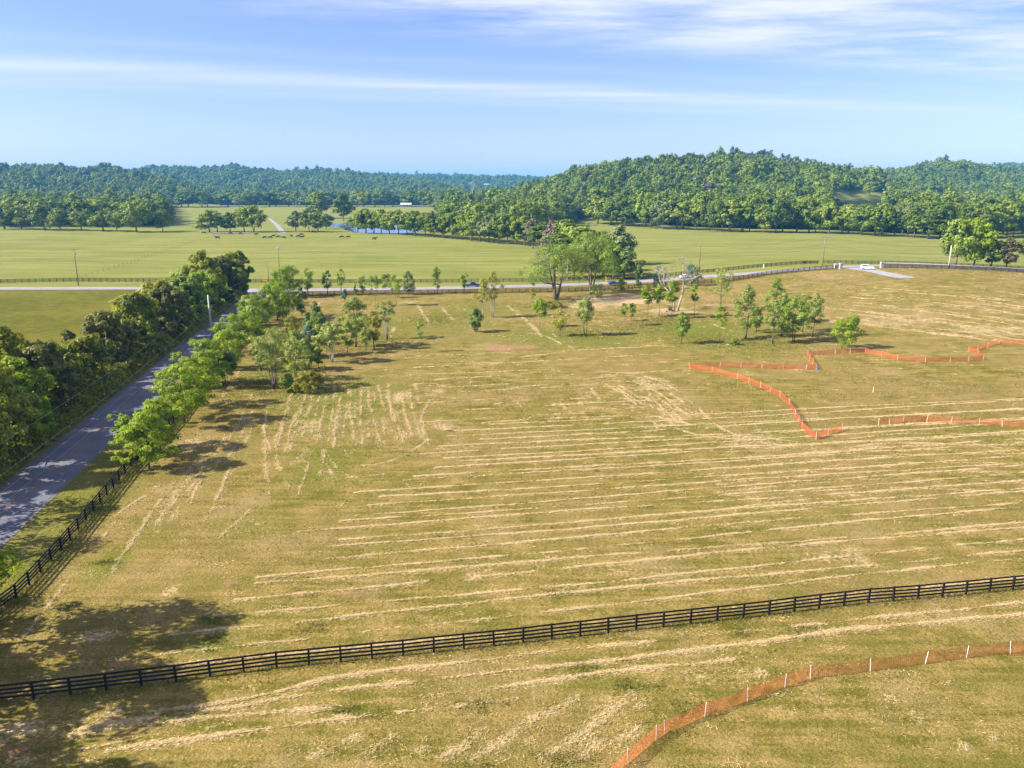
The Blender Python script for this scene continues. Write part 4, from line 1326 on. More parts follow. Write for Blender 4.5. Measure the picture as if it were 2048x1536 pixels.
T_('young_tree', 'dense dark green tree in the middle of the right-hand clump', 1587, 683, 594, 54, 'broad', 'mid', 6000, .18, .18, stems=2, clumps=56, clump=.26, group=MG, spread=.05)
T_('young_tree', 'pale tree at the right end of the clump', 1624, 674, 584, 40, 'oval', 'pale', 2800, .18, .3, clumps=36, clump=.26, group=MG, lean=(.04, 0))
T_('young_tree', 'pale bushy tree behind the dense dark tree', 1605, 664, 588, 40, 'round', 'pale', 2800, .18, .3, clumps=34, group=MG)
T_('young_tree', 'leaning lime tree alone right of the clump by the orange fence', 1683, 697, 632, 64, 'broad', 'lime', 4600, .18, .15, stems=2, clumps=50, clump=.26, group=MG, lean=(.2, 0), spread=.06)
T_('shrub', 'low weedy shrub in front of the feathery olive tree', 1467, 689, 676, 22, 'broad', 'lime', 700, .16, .02, clumps=14, group=MG, cat='shrub')
T_('shrub', 'yellow-green weed patch beside the planted row', 618, 784, 742, 62, 'broad', 'weed', 6500, .13, .02, clumps=70, clump=.22, flat=.6, stretch=(1, .9), group=MG, cat='shrub')
T_('shrub', 'bright low weed tuft left of the weed patch', 586, 785, 772, 22, 'broad', 'weed', 1500, .12, .02, clumps=20, group=MG, cat='shrub')
T_('shrub', 'olive shrub at the foot of the fan-stemmed tree', 577, 776, 748, 34, 'broad', 'mid', 2600, .14, .02, clumps=34, group=MG, cat='shrub')
T_('shrub', 'tall grass mound at the foot of the willow', 1105, 616, 600, 50, 'broad', 'weed', 1800, .16, .02, clumps=34, group=MG, cat='shrub', flat=.5)
T_('shrub', 'green weeds at the foot of the bare grey tree', 1339, 624, 614, 18, 'broad', 'bluish', 500, .16, .02, clumps=10, group=MG, cat='shrub')

# bare grey tree
def bare_tree():
    p = at(1352, 622)
    h = top_height(p, 512)
    root = empty('bare_tree', p, label='tall bare grey tree with two trunks and dead branches', cat='tree')
    g = random.Random(4)
    m = MB()
    tips = []
    cnt = [0]

    def grow(q, d, ln, r, dep):
        cnt[0] += 1
        e_ = q + d * ln
        mdl = q.lerp(e_, .5) + Vector((g.uniform(-.05, .05), g.uniform(-.05, .05), 0)) * ln
        m.tube([q, mdl, e_], [r, r * .82, r * .62], 6 if r > .06 else 4)
        if dep == 0:
            tips.append(e_)
            return
        for _ in range(g.choice((2, 2, 3))):
            nd = (d + Vector((g.uniform(-.7, .7), g.uniform(-.7, .7), g.uniform(-.15, .45)))).normalized()
            grow(e_, nd, ln * g.uniform(.62, .85), r * .58, dep - 1)
    grow(Vector((0.5, 0, -.1)), Vector((.2, 0, 1)).normalized(), h * .32, .36, 5)
    grow(Vector((-.4, .2, -.1)), Vector((-.16, .1, 1)).normalized(), h * .30, .30, 5)
    k = max(q.z for q in tips) / h
    m.v = [(v[0], v[1], v[2] / k) for v in m.v]
    m.build('trunk', M['palebark'], root, smooth=True)
    cm, _ = crown_mesh('crown', 77, 'broad', h * .98, h * .3, h * .45, 46, 900, .09, M['dead'], .2, .5)
    link('crown', cm, root)


bare_tree()

# the old leaning willows
T_('willow_tree', 'old leaning willow with ivy-clad split trunk at the middle of the field', 1112, 600, 490, 150, 'broad', 'mid', 11000, .2, .32, stems=4, clumps=70, clump=.22, flat=.8, bark='bark', r0=.75, spread=.24, limbs=24, cat='tree')
T_('willow_tree', 'tall pale willow behind the split willow beside the main road', 1182, 588, 466, 108, 'broad', 'mid', 10000, .22, .3, stems=3, clumps=70, clump=.22, flat=1.0, r0=.7, spread=.12, limbs=20, cat='tree')
T_('half_dead_tree', 'grey half-dead tree at the left of the willow thicket', 1090, 556, 472, 50, 'oval', 'dead', 2400, .2, .3, sparse=.5, clumps=44, clump=.22, r0=.3, bark='palebark', limbs=22, cat='tree')

# ------------------------------------------------------------------ the hedgerow left of the side road
HG = 'trees and bushes of the hedgerow left of the side road'


def road_left_x(y):
    return kx * y + kc - RW / 2 / math.cos(math.atan(kx))


hedge = [  # height top pixel is solved from the row given: (y distance, offset left of road edge, top row, width m, shape, mat, label)
    (240, 8.5, 487, 12.5, 'oval', 'hedge', 'tallest ragged tree of the hedgerow near the junction'),
    (268, 2.5, 524, 8, 'oval', 'lime', 'bright bushy tree at the junction end of the hedgerow'),
    (262, 4, 530, 9, 'round', 'hedge', 'dark round tree beside the junction end of the hedgerow'),
    (246, 4, 540, 9, 'round', 'hedge2', 'dark brownish tree in front of the tallest hedgerow tree'),
    (244, 15, 540, 9, 'round', 'pale', 'grey-green twiggy tree left of the tallest hedgerow tree'),
    (231, 12, 560, 11, 'round', 'hedge', 'leafy tree in the hedgerow just before the tallest tree'),
    (226, 4, 562, 8, 'round', 'lime', 'bright green bush hanging over the road by the pale pole'),
    (214, 9, 556, 10, 'round', 'hedge', 'broad leafy hedgerow tree left of the pale utility pole'),
    (202, 5, 582, 9, 'round', 'mid', 'green hedgerow tree overhanging the road verge in the middle'),
    (194, 10, 568, 9, 'round', 'hedge', 'yellow-flecked hedgerow tree at the field side'),
    (184, 5, 602, 9, 'round', 'hedge2', 'dark thicket tree in the middle of the hedgerow'),
    (174, 9, 594, 10, 'round', 'hedge', 'leafy hedgerow tree with a dark right side'),
    (163, 5, 622, 9, 'broad', 'hedge', 'layered green bush of the hedgerow midway down'),
    (156, 9.5, 630, 7, 'round', 'hedge2', 'brownish bush behind the layered green bush'),
    (147, 6, 658, 8, 'round', 'hedge2', 'very dark hedgerow bush right of the cedar'),
    (139, 10, 664, 5.5, 'cone', 'hedge2', 'dark pointed cedar standing above the hedgerow'),
    (134, 5.5, 702, 7, 'round', 'hedge', 'grey-leaved bush below the pointed cedar'),
    (126, 9, 700, 9, 'round', 'hedge', 'yellow-topped hedgerow tree left of the cedar'),
    (117, 6, 728, 8, 'round', 'hedge2', 'dark tangled bush left of the cedar by the road'),
    (124, 12, 688, 9, 'vase', 'hedge', 'open branching tree leaning over the left field'),
    (107, 5, 780, 8, 'broad', 'lime', 'bright green bush by the sunlit stretch of the road'),
    (116, 11.5, 642, 10, 'oval', 'hedge', 'tall tree at the left picture edge above the field'),
    (98, 4, 806, 8, 'round', 'hedge', 'dark leafy bush near the left edge by the road'),
    (104, 8.5, 730, 10, 'round', 'mid', 'rounded dark green tree cut by the left picture edge'),
    (90, 4, 868, 8, 'round', 'hedge', 'shaded hedgerow bush nearest the camera'),
]
for i_, (y_, of_, ty_, wm_, kd_, mt_, lb_) in enumerate(hedge):
    x_ = road_left_x(y_) - of_
    h_ = min(17, (CAMH + pix_slope(ty_) * y_ - Hs(x_, y_)) * 1.08)
    wm_ *= 1.15
    if of_ <= 6:
        h_ *= 1.3 if y_ > 110 else 1.5
    print('hedge', lb_, [round(float(v)) for v in proj(x_, y_, 0)[:2]], round(h_, 1))
    lv = int(min(12000, max(5200, 62 * wm_ * h_ * (2.0 if y_ < 150 else 1.2))))
    tree('hedgerow_tree', lb_, 0, 0, 0, wm_, kd_, mt_, int(lv * 1.5), .155 + .0006 * y_, .04, clumps=95, clump=.2, loc=(x_, y_), hh=h_, group=HG, seed=500 + i_, flat=.75)
# out of the frame on the near left, for their shadows on the road
for i_, (y_, of_, h_) in enumerate(((80, 4.5, 14.5), (70, 5, 15.5), (59, 6, 15))):
    tree('hedgerow_tree', ('leafy hedgerow tree left of the road outside the picture', 'tall hedgerow tree before the road bend', 'wide hedgerow tree close to the camera')[i_], 0, 0, 0, 8, 'round', 'hedge', 2500, .26, .05,
         clumps=50, clump=.26, loc=(road_left_x(y_) - of_, y_), hh=h_, group=HG, seed=560 + i_)


def undergrowth():
    n = 60000
    y = rng.uniform(48, 272, n)
    o = rng.uniform(0.9, 10.5, n)
    x = kx * y + kc - RW / 2 - o
    prof = np.clip((o - .7) / 2.2, 0, 1) * np.clip((11 - o) / 3, 0, 1) * (2.6 + 1.1 * np.sin(y / 5.1) + .8 * np.sin(y / 2.3 + 1))
    prof = np.maximum(prof, .25)
    z = Hn(x, y) + prof * rng.uniform(.15, 1, n) ** .6
    N = unit(np.stack([rng.normal(.35, .6, n), rng.normal(-.2, .6, n), rng.normal(.5, .5, n)], 1))
    tan = unit(np.cross(N, unit(rng.normal(0, 1, (n, 3)))))
    bit = np.cross(N, tan)
    s = (.17 + .0007 * y)[:, None] * rng.uniform(.6, 1.3, (n, 1))
    P = np.stack([x, y, z], 1)
    V = np.stack([P - tan * s, P - bit * s * .6, P + tan * s, P + bit * s * .6], 1).reshape(-1, 3)
    o_ = link('undergrowth', np_mesh('undergrowth', V, np.arange(4 * n).reshape(-1, 4), M['hedge'], np.repeat(np.clip(rng.normal(.2, .2, n), 0, 1), 4)))
    tag(o_, 'dense dark undergrowth and vines under the hedgerow trees', 'undergrowth', kind='stuff')


undergrowth()

# ------------------------------------------------------------------ far trees: shared shapes
PROTO = []
for i_ in range(9):
    h_, r_ = 20.0, (8.2, 7.2, 9.0, 6.2, 8.6, 7.6, 6.8, 9.4, 7.4)[i_]
    kd = ('broad', 'oval', 'round', 'oval', 'broad', 'round', 'oval', 'broad', 'round')[i_]
    cm, cl = crown_mesh('crown', 900 + i_, kd, h_, r_, 3.4 + .6 * (i_ % 3), 52, 2700, .66, M['far'], .26, .05, .85)
    tm = trunk_mesh('trunk', 900 + i_, h_, 5, .42, cl, M['palebark' if i_ % 3 == 0 else 'bark'], 1 if i_ % 4 else 2, 7, spread=.08)
    PROTO.append((cm, tm, h_, r_))
ORD = ['first', 'second', 'third', 'fourth', 'fifth', 'sixth', 'seventh', 'eighth', 'ninth', 'tenth', 'eleventh', 'twelfth', 'thirteenth', 'fourteenth', 'fifteenth', 'sixteenth', 'seventeenth', 'eighteenth', 'nineteenth', 'twentieth']
TENS = {20: 'twenty', 30: 'thirty', 40: 'forty', 50: 'fifty'}


def ordinal(n):
    if n <= 20:
        return ORD[n - 1]
    d, u = n // 10 * 10, n % 10
    return TENS[d] + '-' + ORD[u - 1] if u else TENS[d][:-1] + 'ieth'


far_count = [0]


def far_tree(px, by, ty, wpx, label, group, name='tree', mat=None, pr=None):
    p = at(px, by)
    h = top_height(p, ty)
    wpx *= 1.22
    cm, tm, h0, r0 = PROTO[(far_count[0] * 5 + 3) % 9 if pr is None else pr]
    far_count[0] += 1
    root = empty(name, p, (far_count[0] * 2.399) % 6.283, label=label, cat='tree', group=group)
    sx = wpx / ppm(p) / 2 / r0
    root.scale = (sx, sx, h / h0)
    link('trunk', tm, root)
    c = link('crown', cm, root)
    if mat:
        c.material_slots[0].link = 'OBJECT'
        c.material_slots[0].material = M[mat]
    return root


G1 = 'trees along the front of the left-hand grove'
lst = [(8, 458, 408, 44), (45, 459, 412, 42), (90, 460, 410, 46), (121, 461, 416, 38), (163, 461, 424, 36), (207, 462, 422, 42), (234, 463, 420, 30), (273, 464, 404, 52), (325, 463, 420, 30)]
lb = ['broad tree at the far left picture edge on the pasture', 'tree second from the left along the front of the grove', 'wide tree third along the front of the left grove', 'tree on a bare trunk fourth along the grove front',
      'small round tree fifth along the grove front', 'leaning spreading tree sixth along the grove front', 'narrow tree with low left branches seventh along the grove front', 'big double-trunked tree ending the front of the left grove', 'lone slim tree standing just right of the left grove']
for q, s in zip(lst, lb):
    far_tree(*q, s, G1)
n_ = 0
for k, (by, ty) in enumerate(((453, 402), (446, 399), (440, 397))):
    for j in range(11):
        n_ += 1
        x_ = -10 + 30 * j + 14 * (k % 2) + 6 * math.sin(j * 3.1 + k)
        far_tree(x_, by + 1.2 * math.sin(j * 2.3), ty + 5 * math.sin(j * 1.7 + k * 2), 40 + 6 * math.sin(j + k), '%s tree from the left in the %s rank inside the left grove' % (ordinal(j + 1), ('second', 'third', 'fourth')[k]), 'trees inside the left-hand grove')
G2 = 'trees standing on the far pasture'
for q, s, pr, mt in (((420, 464, 421, 44), 'broad pasture tree, leftmost of the group behind the feed trough', 0, None), ((435, 464, 424, 32), 'pasture tree touching the leftmost one of the trough group', 5, None),
                     ((460, 464, 424, 28), 'small pointed pasture tree in the middle of the trough group', 3, None), ((489, 464, 416, 40), 'lighter broad pasture tree right of the small pointed one', 2, None),
                     ((508, 464, 411, 40), 'big dark pasture tree, rightmost of the trough group', 4, None), ((592, 463, 422, 28), 'open pale pasture tree right of the farm lane', 1, 'farpale'),
                     ((618, 464, 420, 28), 'bright green pasture tree left of the tractor', 5, None), ((636, 464, 424, 30), 'dark pasture tree right of the tractor', 6, None), ((652, 458, 427, 26), 'pale tree at the left bank of the pond', 3, 'farpale'),
                     ((634, 437, 385, 38), 'tall dark tree behind the pale tree left of the pond', 1, None), ((688, 442, 385, 34), 'tall tree narrowing to its foot behind the pond', 6, None)):
    far_tree(*q, s, G2, pr=pr, mat=mt)
G3 = 'trees in the dense row beside the pond'
base = [(716, 464, 426, 34), (732, 466, 417, 40), (747, 466, 422, 34), (763, 467, 419, 38), (780, 468, 423, 36), (797, 469, 421, 40), (814, 470, 424, 34), (832, 472, 421, 42), (851, 473, 425, 40), (868, 475, 424, 38), (886, 476, 422, 40),
        (905, 478, 424, 42), (924, 479, 428, 38), (942, 481, 424, 44), (960, 483, 426, 42), (978, 485, 430, 42), (996, 487, 428, 44), (1014, 488, 427, 44), (1032, 489, 428, 44), (1050, 491, 430, 40)]
for j, q in enumerate(base):
    far_tree(*q, '%s tree from the left in the dense row right of the pond' % ordinal(j + 1), G3, mat='farpale' if j == 15 else None)
for j in range(7):
    far_tree(905 + 26 * j, 470 + .8 * j, 412 + 5 * math.sin(j * 2), 48, '%s tree from the left of the taller rank behind the pond row' % ordinal(j + 1), G3, mat='farpale' if j in (1, 4) else None)
G4 = 'trees in the thin line at the far end of the pasture'
for j in range(34):
    x_ = 342 + 19.4 * j + 4 * math.sin(j * 2.7)
    far_tree(x_, 413.5 + .7 * math.sin(j), 384 + 4 * math.sin(j * 1.9) + (j > 24) * -3, 30 + 5 * math.sin(j * 3.3), '%s tree from the left in the distant line closing the far pasture' % ordinal(j + 1), G4, mat='farpale' if j % 9 == 5 else None)
G5 = 'trees along the far edge of the right-hand pasture'
bx_ = [1190, 1300, 1400, 1450, 1550, 1650, 1720, 1790, 1860, 1900, 2000, 2060]
byy = [447, 456, 461, 463, 465, 466, 470, 473, 477, 477, 474, 472]
for j in range(40):
    x_ = 1195 + 22 * j + 5 * math.sin(j * 2.1)
    b_ = float(np.interp(x_, bx_, byy)) + .8 * math.sin(j * 1.3)
    far_tree(x_, b_, b_ - 62 + 9 * math.sin(j * 2.6) + (5 if 1640 < x_ < 1790 else 0) + (12 if j < 4 else 0), 42 + 8 * math.sin(j * 1.1), '%s tree from the left in the front rank beyond the right-hand pasture' % ordinal(j + 1), G5, mat='farpale' if j % 11 == 6 else None)
for j in range(22):
    x_ = 1205 + 40 * j
    b_ = float(np.interp(x_, bx_, byy)) - 7
    far_tree(x_, b_, b_ - 66 + 6 * math.sin(j * 2.2) + (13 if 1630 < x_ < 1800 else 0), 50, '%s tree from the left in the second rank beyond the right-hand pasture' % ordinal(j + 1), G5)
G6 = 'trees of the thicket behind the willows'
for q, s, pr, mt in (((1066, 497, 436, 34), 'greyish thinly leaved tree where the pond row meets the thicket', 3, 'dead'), ((1088, 503, 444, 60), 'tall dark tree at the back of the willow thicket', 1, None), ((1106, 512, 438, 36), 'lilac-grey leafless tree in the thicket top', 6, 'dead'),
                     ((1134, 516, 440, 74), 'broad bright tree topping the willow thicket', 4, None), ((1160, 530, 452, 80), 'dense green tree in the middle of the willow thicket', 2, 'mid'), ((1120, 540, 468, 66), 'shaded tree low in the willow thicket', 0, None),
                     ((1182, 545, 464, 70), 'dark green tree behind the tall pale willow', 5, None), ((1204, 552, 474, 60), 'leafy tree right behind the tall pale willow', 7, 'mid'), ((1238, 530, 450, 50), 'pale bluish poplar right of the thicket', 1, 'farpale'),
                     ((1226, 558, 486, 46), 'bright lime maple at the right end of the thicket', 3, 'lime'), ((1248, 558, 500, 54), 'dark round tree ending the thicket by the road', 2, 'dark'), ((1150, 556, 492, 60), 'low leafy tree at the front of the thicket by the road', 7, None)):
    far_tree(*q, s, G6, pr=pr, mat=mt)
G7 = 'roadside trees behind the stone wall on the right'
for q, s, pr, mt in (((1911, 532, 438, 62), 'big round maple, leftmost of the roadside group on the right', 2, 'mid'), ((1946, 533, 438, 58), 'big yellowish maple second in the roadside group on the right', 0, 'lime'),
                     ((1981, 535, 478, 44), 'dark drooping tree third in the roadside group on the right', 6, 'dark'), ((2012, 537, 475, 36), 'brownish drooping tree last in the roadside group', 3, 'brown'), ((2052, 520, 480, 34), 'green bush-like tree cut by the right picture edge', 5, 'mid')):
    far_tree(*q, s, G7, pr=pr, mat=mt)
G8 = 'trees on the clearing in the hills'
far_tree(1738, 389, 371, 22, 'lone round tree on the bright hillside clearing', G8, pr=2)

# ------------------------------------------------------------------ houses among the distant trees
HOUSES = []


def house(px, py, wpx, label, wall, roof, deep=9, name='house'):
    p = at(px, py)
    k = ppm(p)
    w_ = wpx / k
    root = empty(name, p, 0.12, label=label, cat='house')
    hh = 4.2 if w_ < 30 else 5
    MB().box(0, 0, hh / 2 - .5, w_, deep, hh + 1).build('wall', wall, root)
    rf = MB()
    rh = 3.2
    x0, y0 = w_ / 2 + .5, deep / 2 + .5
    rf.add([(-x0, -y0, hh), (x0, -y0, hh), (x0, y0, hh), (-x0, y0, hh), (-x0 * .92, 0, hh + rh), (x0 * .92, 0, hh + rh)], [(0, 1, 5, 4), (1, 2, 5), (2, 3, 4, 5), (3, 0, 4), (3, 2, 1, 0)])
    rf.build('roof', roof, root)
    nwin = 4
    for j in range(nwin):
        xw = (j - (nwin - 1) / 2) * w_ / nwin
        MB().box(xw, -deep / 2 - .02, 1.9, w_ * .1, .05, 1.4).build('window', M['glass'], root)
    MB().box(w_ * .12, -deep / 2 - .03, 1.1, 1.1, .05, 2.2).build('door', M['bark'], root)
    HOUSES.append((p, px, w_))
    return root


house(355, 386, 12, 'house with red roof among the distant trees on the left', M['brick'], M['redroof'])
house(336, 360, 9, 'white house high in the left woods', M['white'], M['greyroof'])
house(812, 414, 22, 'long low pale farm building at the far end of the pasture', M['concrete'], M['greyroof'], 12, 'farm_building')
house(972, 371, 12, 'pale house near the power line cutting', M['white'], M['greyroof'])

# ------------------------------------------------------------------ woodland on the plain and hills: one mass
def forest():
    g = np.random.default_rng(21)
    xs, ys = [], []
    Y = 560.0
    while Y < 3950:
        sp = 8.4 + (max(Y, 700) - 700) * .0034
        wl = Y * 1.02 + 60
        n = int(2 * wl / sp)
        xs.append(-wl + (np.arange(n) + g.uniform(-.42, .42, n)) * sp)
        ys.append(Y + g.uniform(-.45, .45, n) * sp)
        Y += sp * .95
    x, y = np.concatenate(xs), np.concatenate(ys)
    z = Hn(x, y)
    px, py, _ = proj(x, y, z)
    fy = np.interp(px, fs_px, fs_Y)
    keep = (y > fy + 14) & (px > -620) & (px < 2600)
    sc = 1.10 * np.clip(g.lognormal(0, .21, len(x)) + .14 * scat_noise(x, y, 70, 5), .45, 1.75)
    tp = proj(x, y, z + 17.5 * sc)[1]
    inclr = (px > 1648) & (px < 1776) & (tp < 404) & (py > 376) & (y > 560) & (y < 1500)
    inclr &= ~((py < 382) & (tp < 372))
    keep &= ~inclr
    keep &= ~((np.abs(px - 942) < 8) & (y > 1600) & (y < 3650))
    for p, hx_, w_ in HOUSES:
        keep &= ~((np.abs(x - p.x) < w_ * .6 + 3) & (y < p.y + 9) & (y > p.y - 90))
        keep &= ~((np.abs(px - hx_) < 6) & (y < p.y) & (tp < float(proj(p.x, p.y, p.z + 3)[1])))
    # gaps and thin places
    keep &= g.uniform(0, 1, len(x)) < .95
    x, y, z, sc = x[keep], y[keep], z[keep], sc[keep]
    n = len(x)
    me = bpy.data.meshes.new('forest')
    me.vertices.add(n)
    me.vertices.foreach_set('co', np.stack([x, y, z], 1).astype(np.float32).ravel())
    sc = sc * (1 + (y > 1800) * .12)
    for nm, ty_, val in (('idx', 'INT', np.where(g.uniform(0, 1, n) < .05, 9 + g.integers(0, 3, n), g.integers(0, 9, n)).astype(np.int32)), ('rot', 'FLOAT', g.uniform(0, 6.28, n).astype(np.float32)), ('scl', 'FLOAT', sc.astype(np.float32))):
        a = me.attributes.new(nm, ty_, 'POINT')
        a.data.foreach_set('value', val)
    pc = bpy.data.collections.new('forest_shapes')
    for i_ in range(12):
        kd = ('round', 'broad', 'oval', 'round', 'broad', 'oval', 'vase', 'broad', 'round', 'oval', 'round', 'vase')[i_]
        hh_ = (15, 13, 18, 14, 16, 16, 15, 12, 17, 17, 14, 14)[i_]
        rr_ = (5.8, 6.8, 4.6, 6.6, 7.4, 5.0, 5.6, 7.6, 6.0, 4.6, 5.6, 4.8)[i_]
        cm, _ = crown_mesh('forest_tree', 1300 + i_, kd, hh_, rr_, .6, 44, 1000, .72, M['far'] if i_ < 9 else M['farpale' if i_ < 11 else 'dead'], .24, .1, .9, stretch=(1, (.8, 1, 1.2)[i_ % 3]))
        o = bpy.data.objects.new('forest_tree_%02d' % i_, cm)
        pc.objects.link(o)
    ng = bpy.data.node_groups.new('forest_scatter', 'GeometryNodeTree')
    ng.interface.new_socket('Geometry', in_out='INPUT', socket_type='NodeSocketGeometry')
    ng.interface.new_socket('Geometry', in_out='OUTPUT', socket_type='NodeSocketGeometry')
    N = ng.nodes
    gi, go = N.new('NodeGroupInput'), N.new('NodeGroupOutput')
    ip = N.new('GeometryNodeInstanceOnPoints')
    ci = N.new('GeometryNodeCollectionInfo')
    ci.inputs['Collection'].default_value = pc
    ci.inputs['Separate Children'].default_value = True
    ci.inputs['Reset Children'].default_value = True
    ip.inputs['Pick Instance'].default_value = True
    ng.links.new(gi.outputs[0], ip.inputs['Points'])
    ng.links.new(ci.outputs[0], ip.inputs['Instance'])

    def na(nm, dt):
        q = N.new('GeometryNodeInputNamedAttribute')
        q.data_type = dt
        q.inputs[0].default_value = nm
        return [s for s in q.outputs if s.enabled and s.name == 'Attribute'][0]
    ng.links.new(na('idx', 'INT'), ip.inputs['Instance Index'])
    cr = N.new('ShaderNodeCombineXYZ')
    ng.links.new(na('rot', 'FLOAT'), cr.inputs[2])
    er = N.new('FunctionNodeEulerToRotation')
    ng.links.new(cr.outputs[0], er.inputs[0])
    ng.links.new(er.outputs[0], ip.inputs['Rotation'])
    ng.links.new(na('scl', 'FLOAT'), ip.inputs['Scale'])
    ng.links.new(ip.outputs[0], go.inputs[0])
    o = link('forest', me)
    md = o.modifiers.new('scatter', 'NODES')
    md.node_group = ng
    tag(o, 'mixed green woodland covering the plain and the hills behind the pastures', 'forest', kind='stuff')
    print('forest trees', n)


forest()
# ------------------------------------------------------------------ black board fences
post_me = MB().box(0, 0, .66, .15, .15, 1.56).mesh('post', M['blackwood'])
wpost_me = MB().box(0, 0, .6, .10, .10, 1.36).mesh('post', M['polewood'])


def fence(name, label, pxs, spacing=2.44, hs=(.32, .64, .96, 1.30), bw=.15, group=None, mat='blackwood', pm=None, thick=.04, far=False, hpost=1.0, gap=None):
    P = [at(*q) for q in pxs]
    A = np.array([[p.x, p.y] for p in P])
    L = np.concatenate([[0], np.cumsum(np.linalg.norm(np.diff(A, axis=0), axis=1))])
    n = max(2, int(round(L[-1] / spacing)) + 1)
    s = np.linspace(0, L[-1], n)
    g = random.Random(n)
    pts = []
    for v in s:
        x, y = float(np.interp(v, L, A[:, 0])), float(np.interp(v, L, A[:, 1]))
        pts.append(Vector((x, y, Hs(x, y) + g.uniform(-.02, .02))))
    root = empty(name, pts[0], label=label, cat='fence', group=group)
    base = Vector(pts[0])
    order = sorted(range(n), key=lambda i: pts[i].y * pts[i].y + pts[i].x ** 2)
    d_all = [(pts[min(i + 1, n - 1)] - pts[max(i - 1, 0)]) for i in range(n)]
    rest = MB()
    for r_, i in enumerate(order):
        a = math.atan2(d_all[i].y, d_all[i].x)
        if r_ < 100:
            o = link('post', pm or post_me, root, pts[i] - base)
            o.rotation_euler = (g.uniform(-.03, .03), g.uniform(-.03, .03), a)
        else:
            rest.box(0, 0, .66, .15, .15, 1.56, Matrix.Translation(pts[i] - base) @ Matrix.Rotation(a, 4, 'Z'))
    if rest.v:
        tag(rest.build('post', M[mat], root), kind='stuff')
    for hgt in hs:
        m = MB()
        for i in range(n - 1):
            a, b = pts[i] - base, pts[i + 1] - base
            nn = Vector((-(b - a).y, (b - a).x, 0)).normalized() * .095
            sg = Vector((0, 0, hgt + g.uniform(-.012, .012)))
            sg2 = Vector((0, 0, hgt + g.uniform(-.012, .012)))
            ov = (b - a).normalized() * -.004
            m.bar(a + nn + sg - ov, b + nn + sg2 + ov, thick, bw)
        m.build('rail', M[mat], root)
    return pts


BF = 'black four-board fences'
fence('board_fence', 'black four-board fence crossing the foreground field', near_fence_px, group=BF)
fence('board_fence', 'black board fence running beside the side road under the lime trees', side_fence_px, group=BF)
fence('board_fence', 'black board fence on the field side of the main road up to the gate pillar', front_fence_px, group=BF)
fence('board_fence', 'black board fence right of the gate pillars in front of the stone wall', right_fence_px, group=BF)
fence('board_fence', 'black board fence on the pasture side of the main road', back_fence_px, group=BF)
fence('board_fence', 'black board fence behind the stone wall at the top of the slope', back_fence2_px, group=BF)
fence('wire_fence', 'thin wire fence with wooden posts crossing the left pasture', [(160, 556), (240, 533), (320, 506), (390, 483), (415, 477), (458, 468)], spacing=6.5, hs=(.4, .75, 1.1), bw=.012, thick=.012, mat='polewood', pm=wpost_me)
gp = at(1621, 528)
rt = empty('farm_gate', gp, .1, label='black board gate in the pasture fence by the leaning pole', cat='gate')
for z_ in (.3, .55, .8, 1.05, 1.3):
    MB().bar((-3.2, 0, z_), (3.2, 0, z_), .04, .16).build('rail', M['blackwood'], rt)
for x_ in (-3.3, 3.3, 0):
    MB().box(x_, 0, .7, .16, .12, 1.6).build('post', M['blackwood'], rt)
gp = at(1091, 529)
rt = empty('farm_gate', gp, .05, label='reddish farm gate in the pasture left of the thicket', cat='gate')
for z_ in (.3, .7, 1.1, 1.4):
    MB().bar((-2.6, 0, z_), (2.6, 0, z_), .05, .12).build('rail', M['redgate'], rt)
for x_ in (-2.7, 2.7):
    MB().box(x_, 0, .8, .18, .18, 1.7).build('post', M['redgate'], rt)

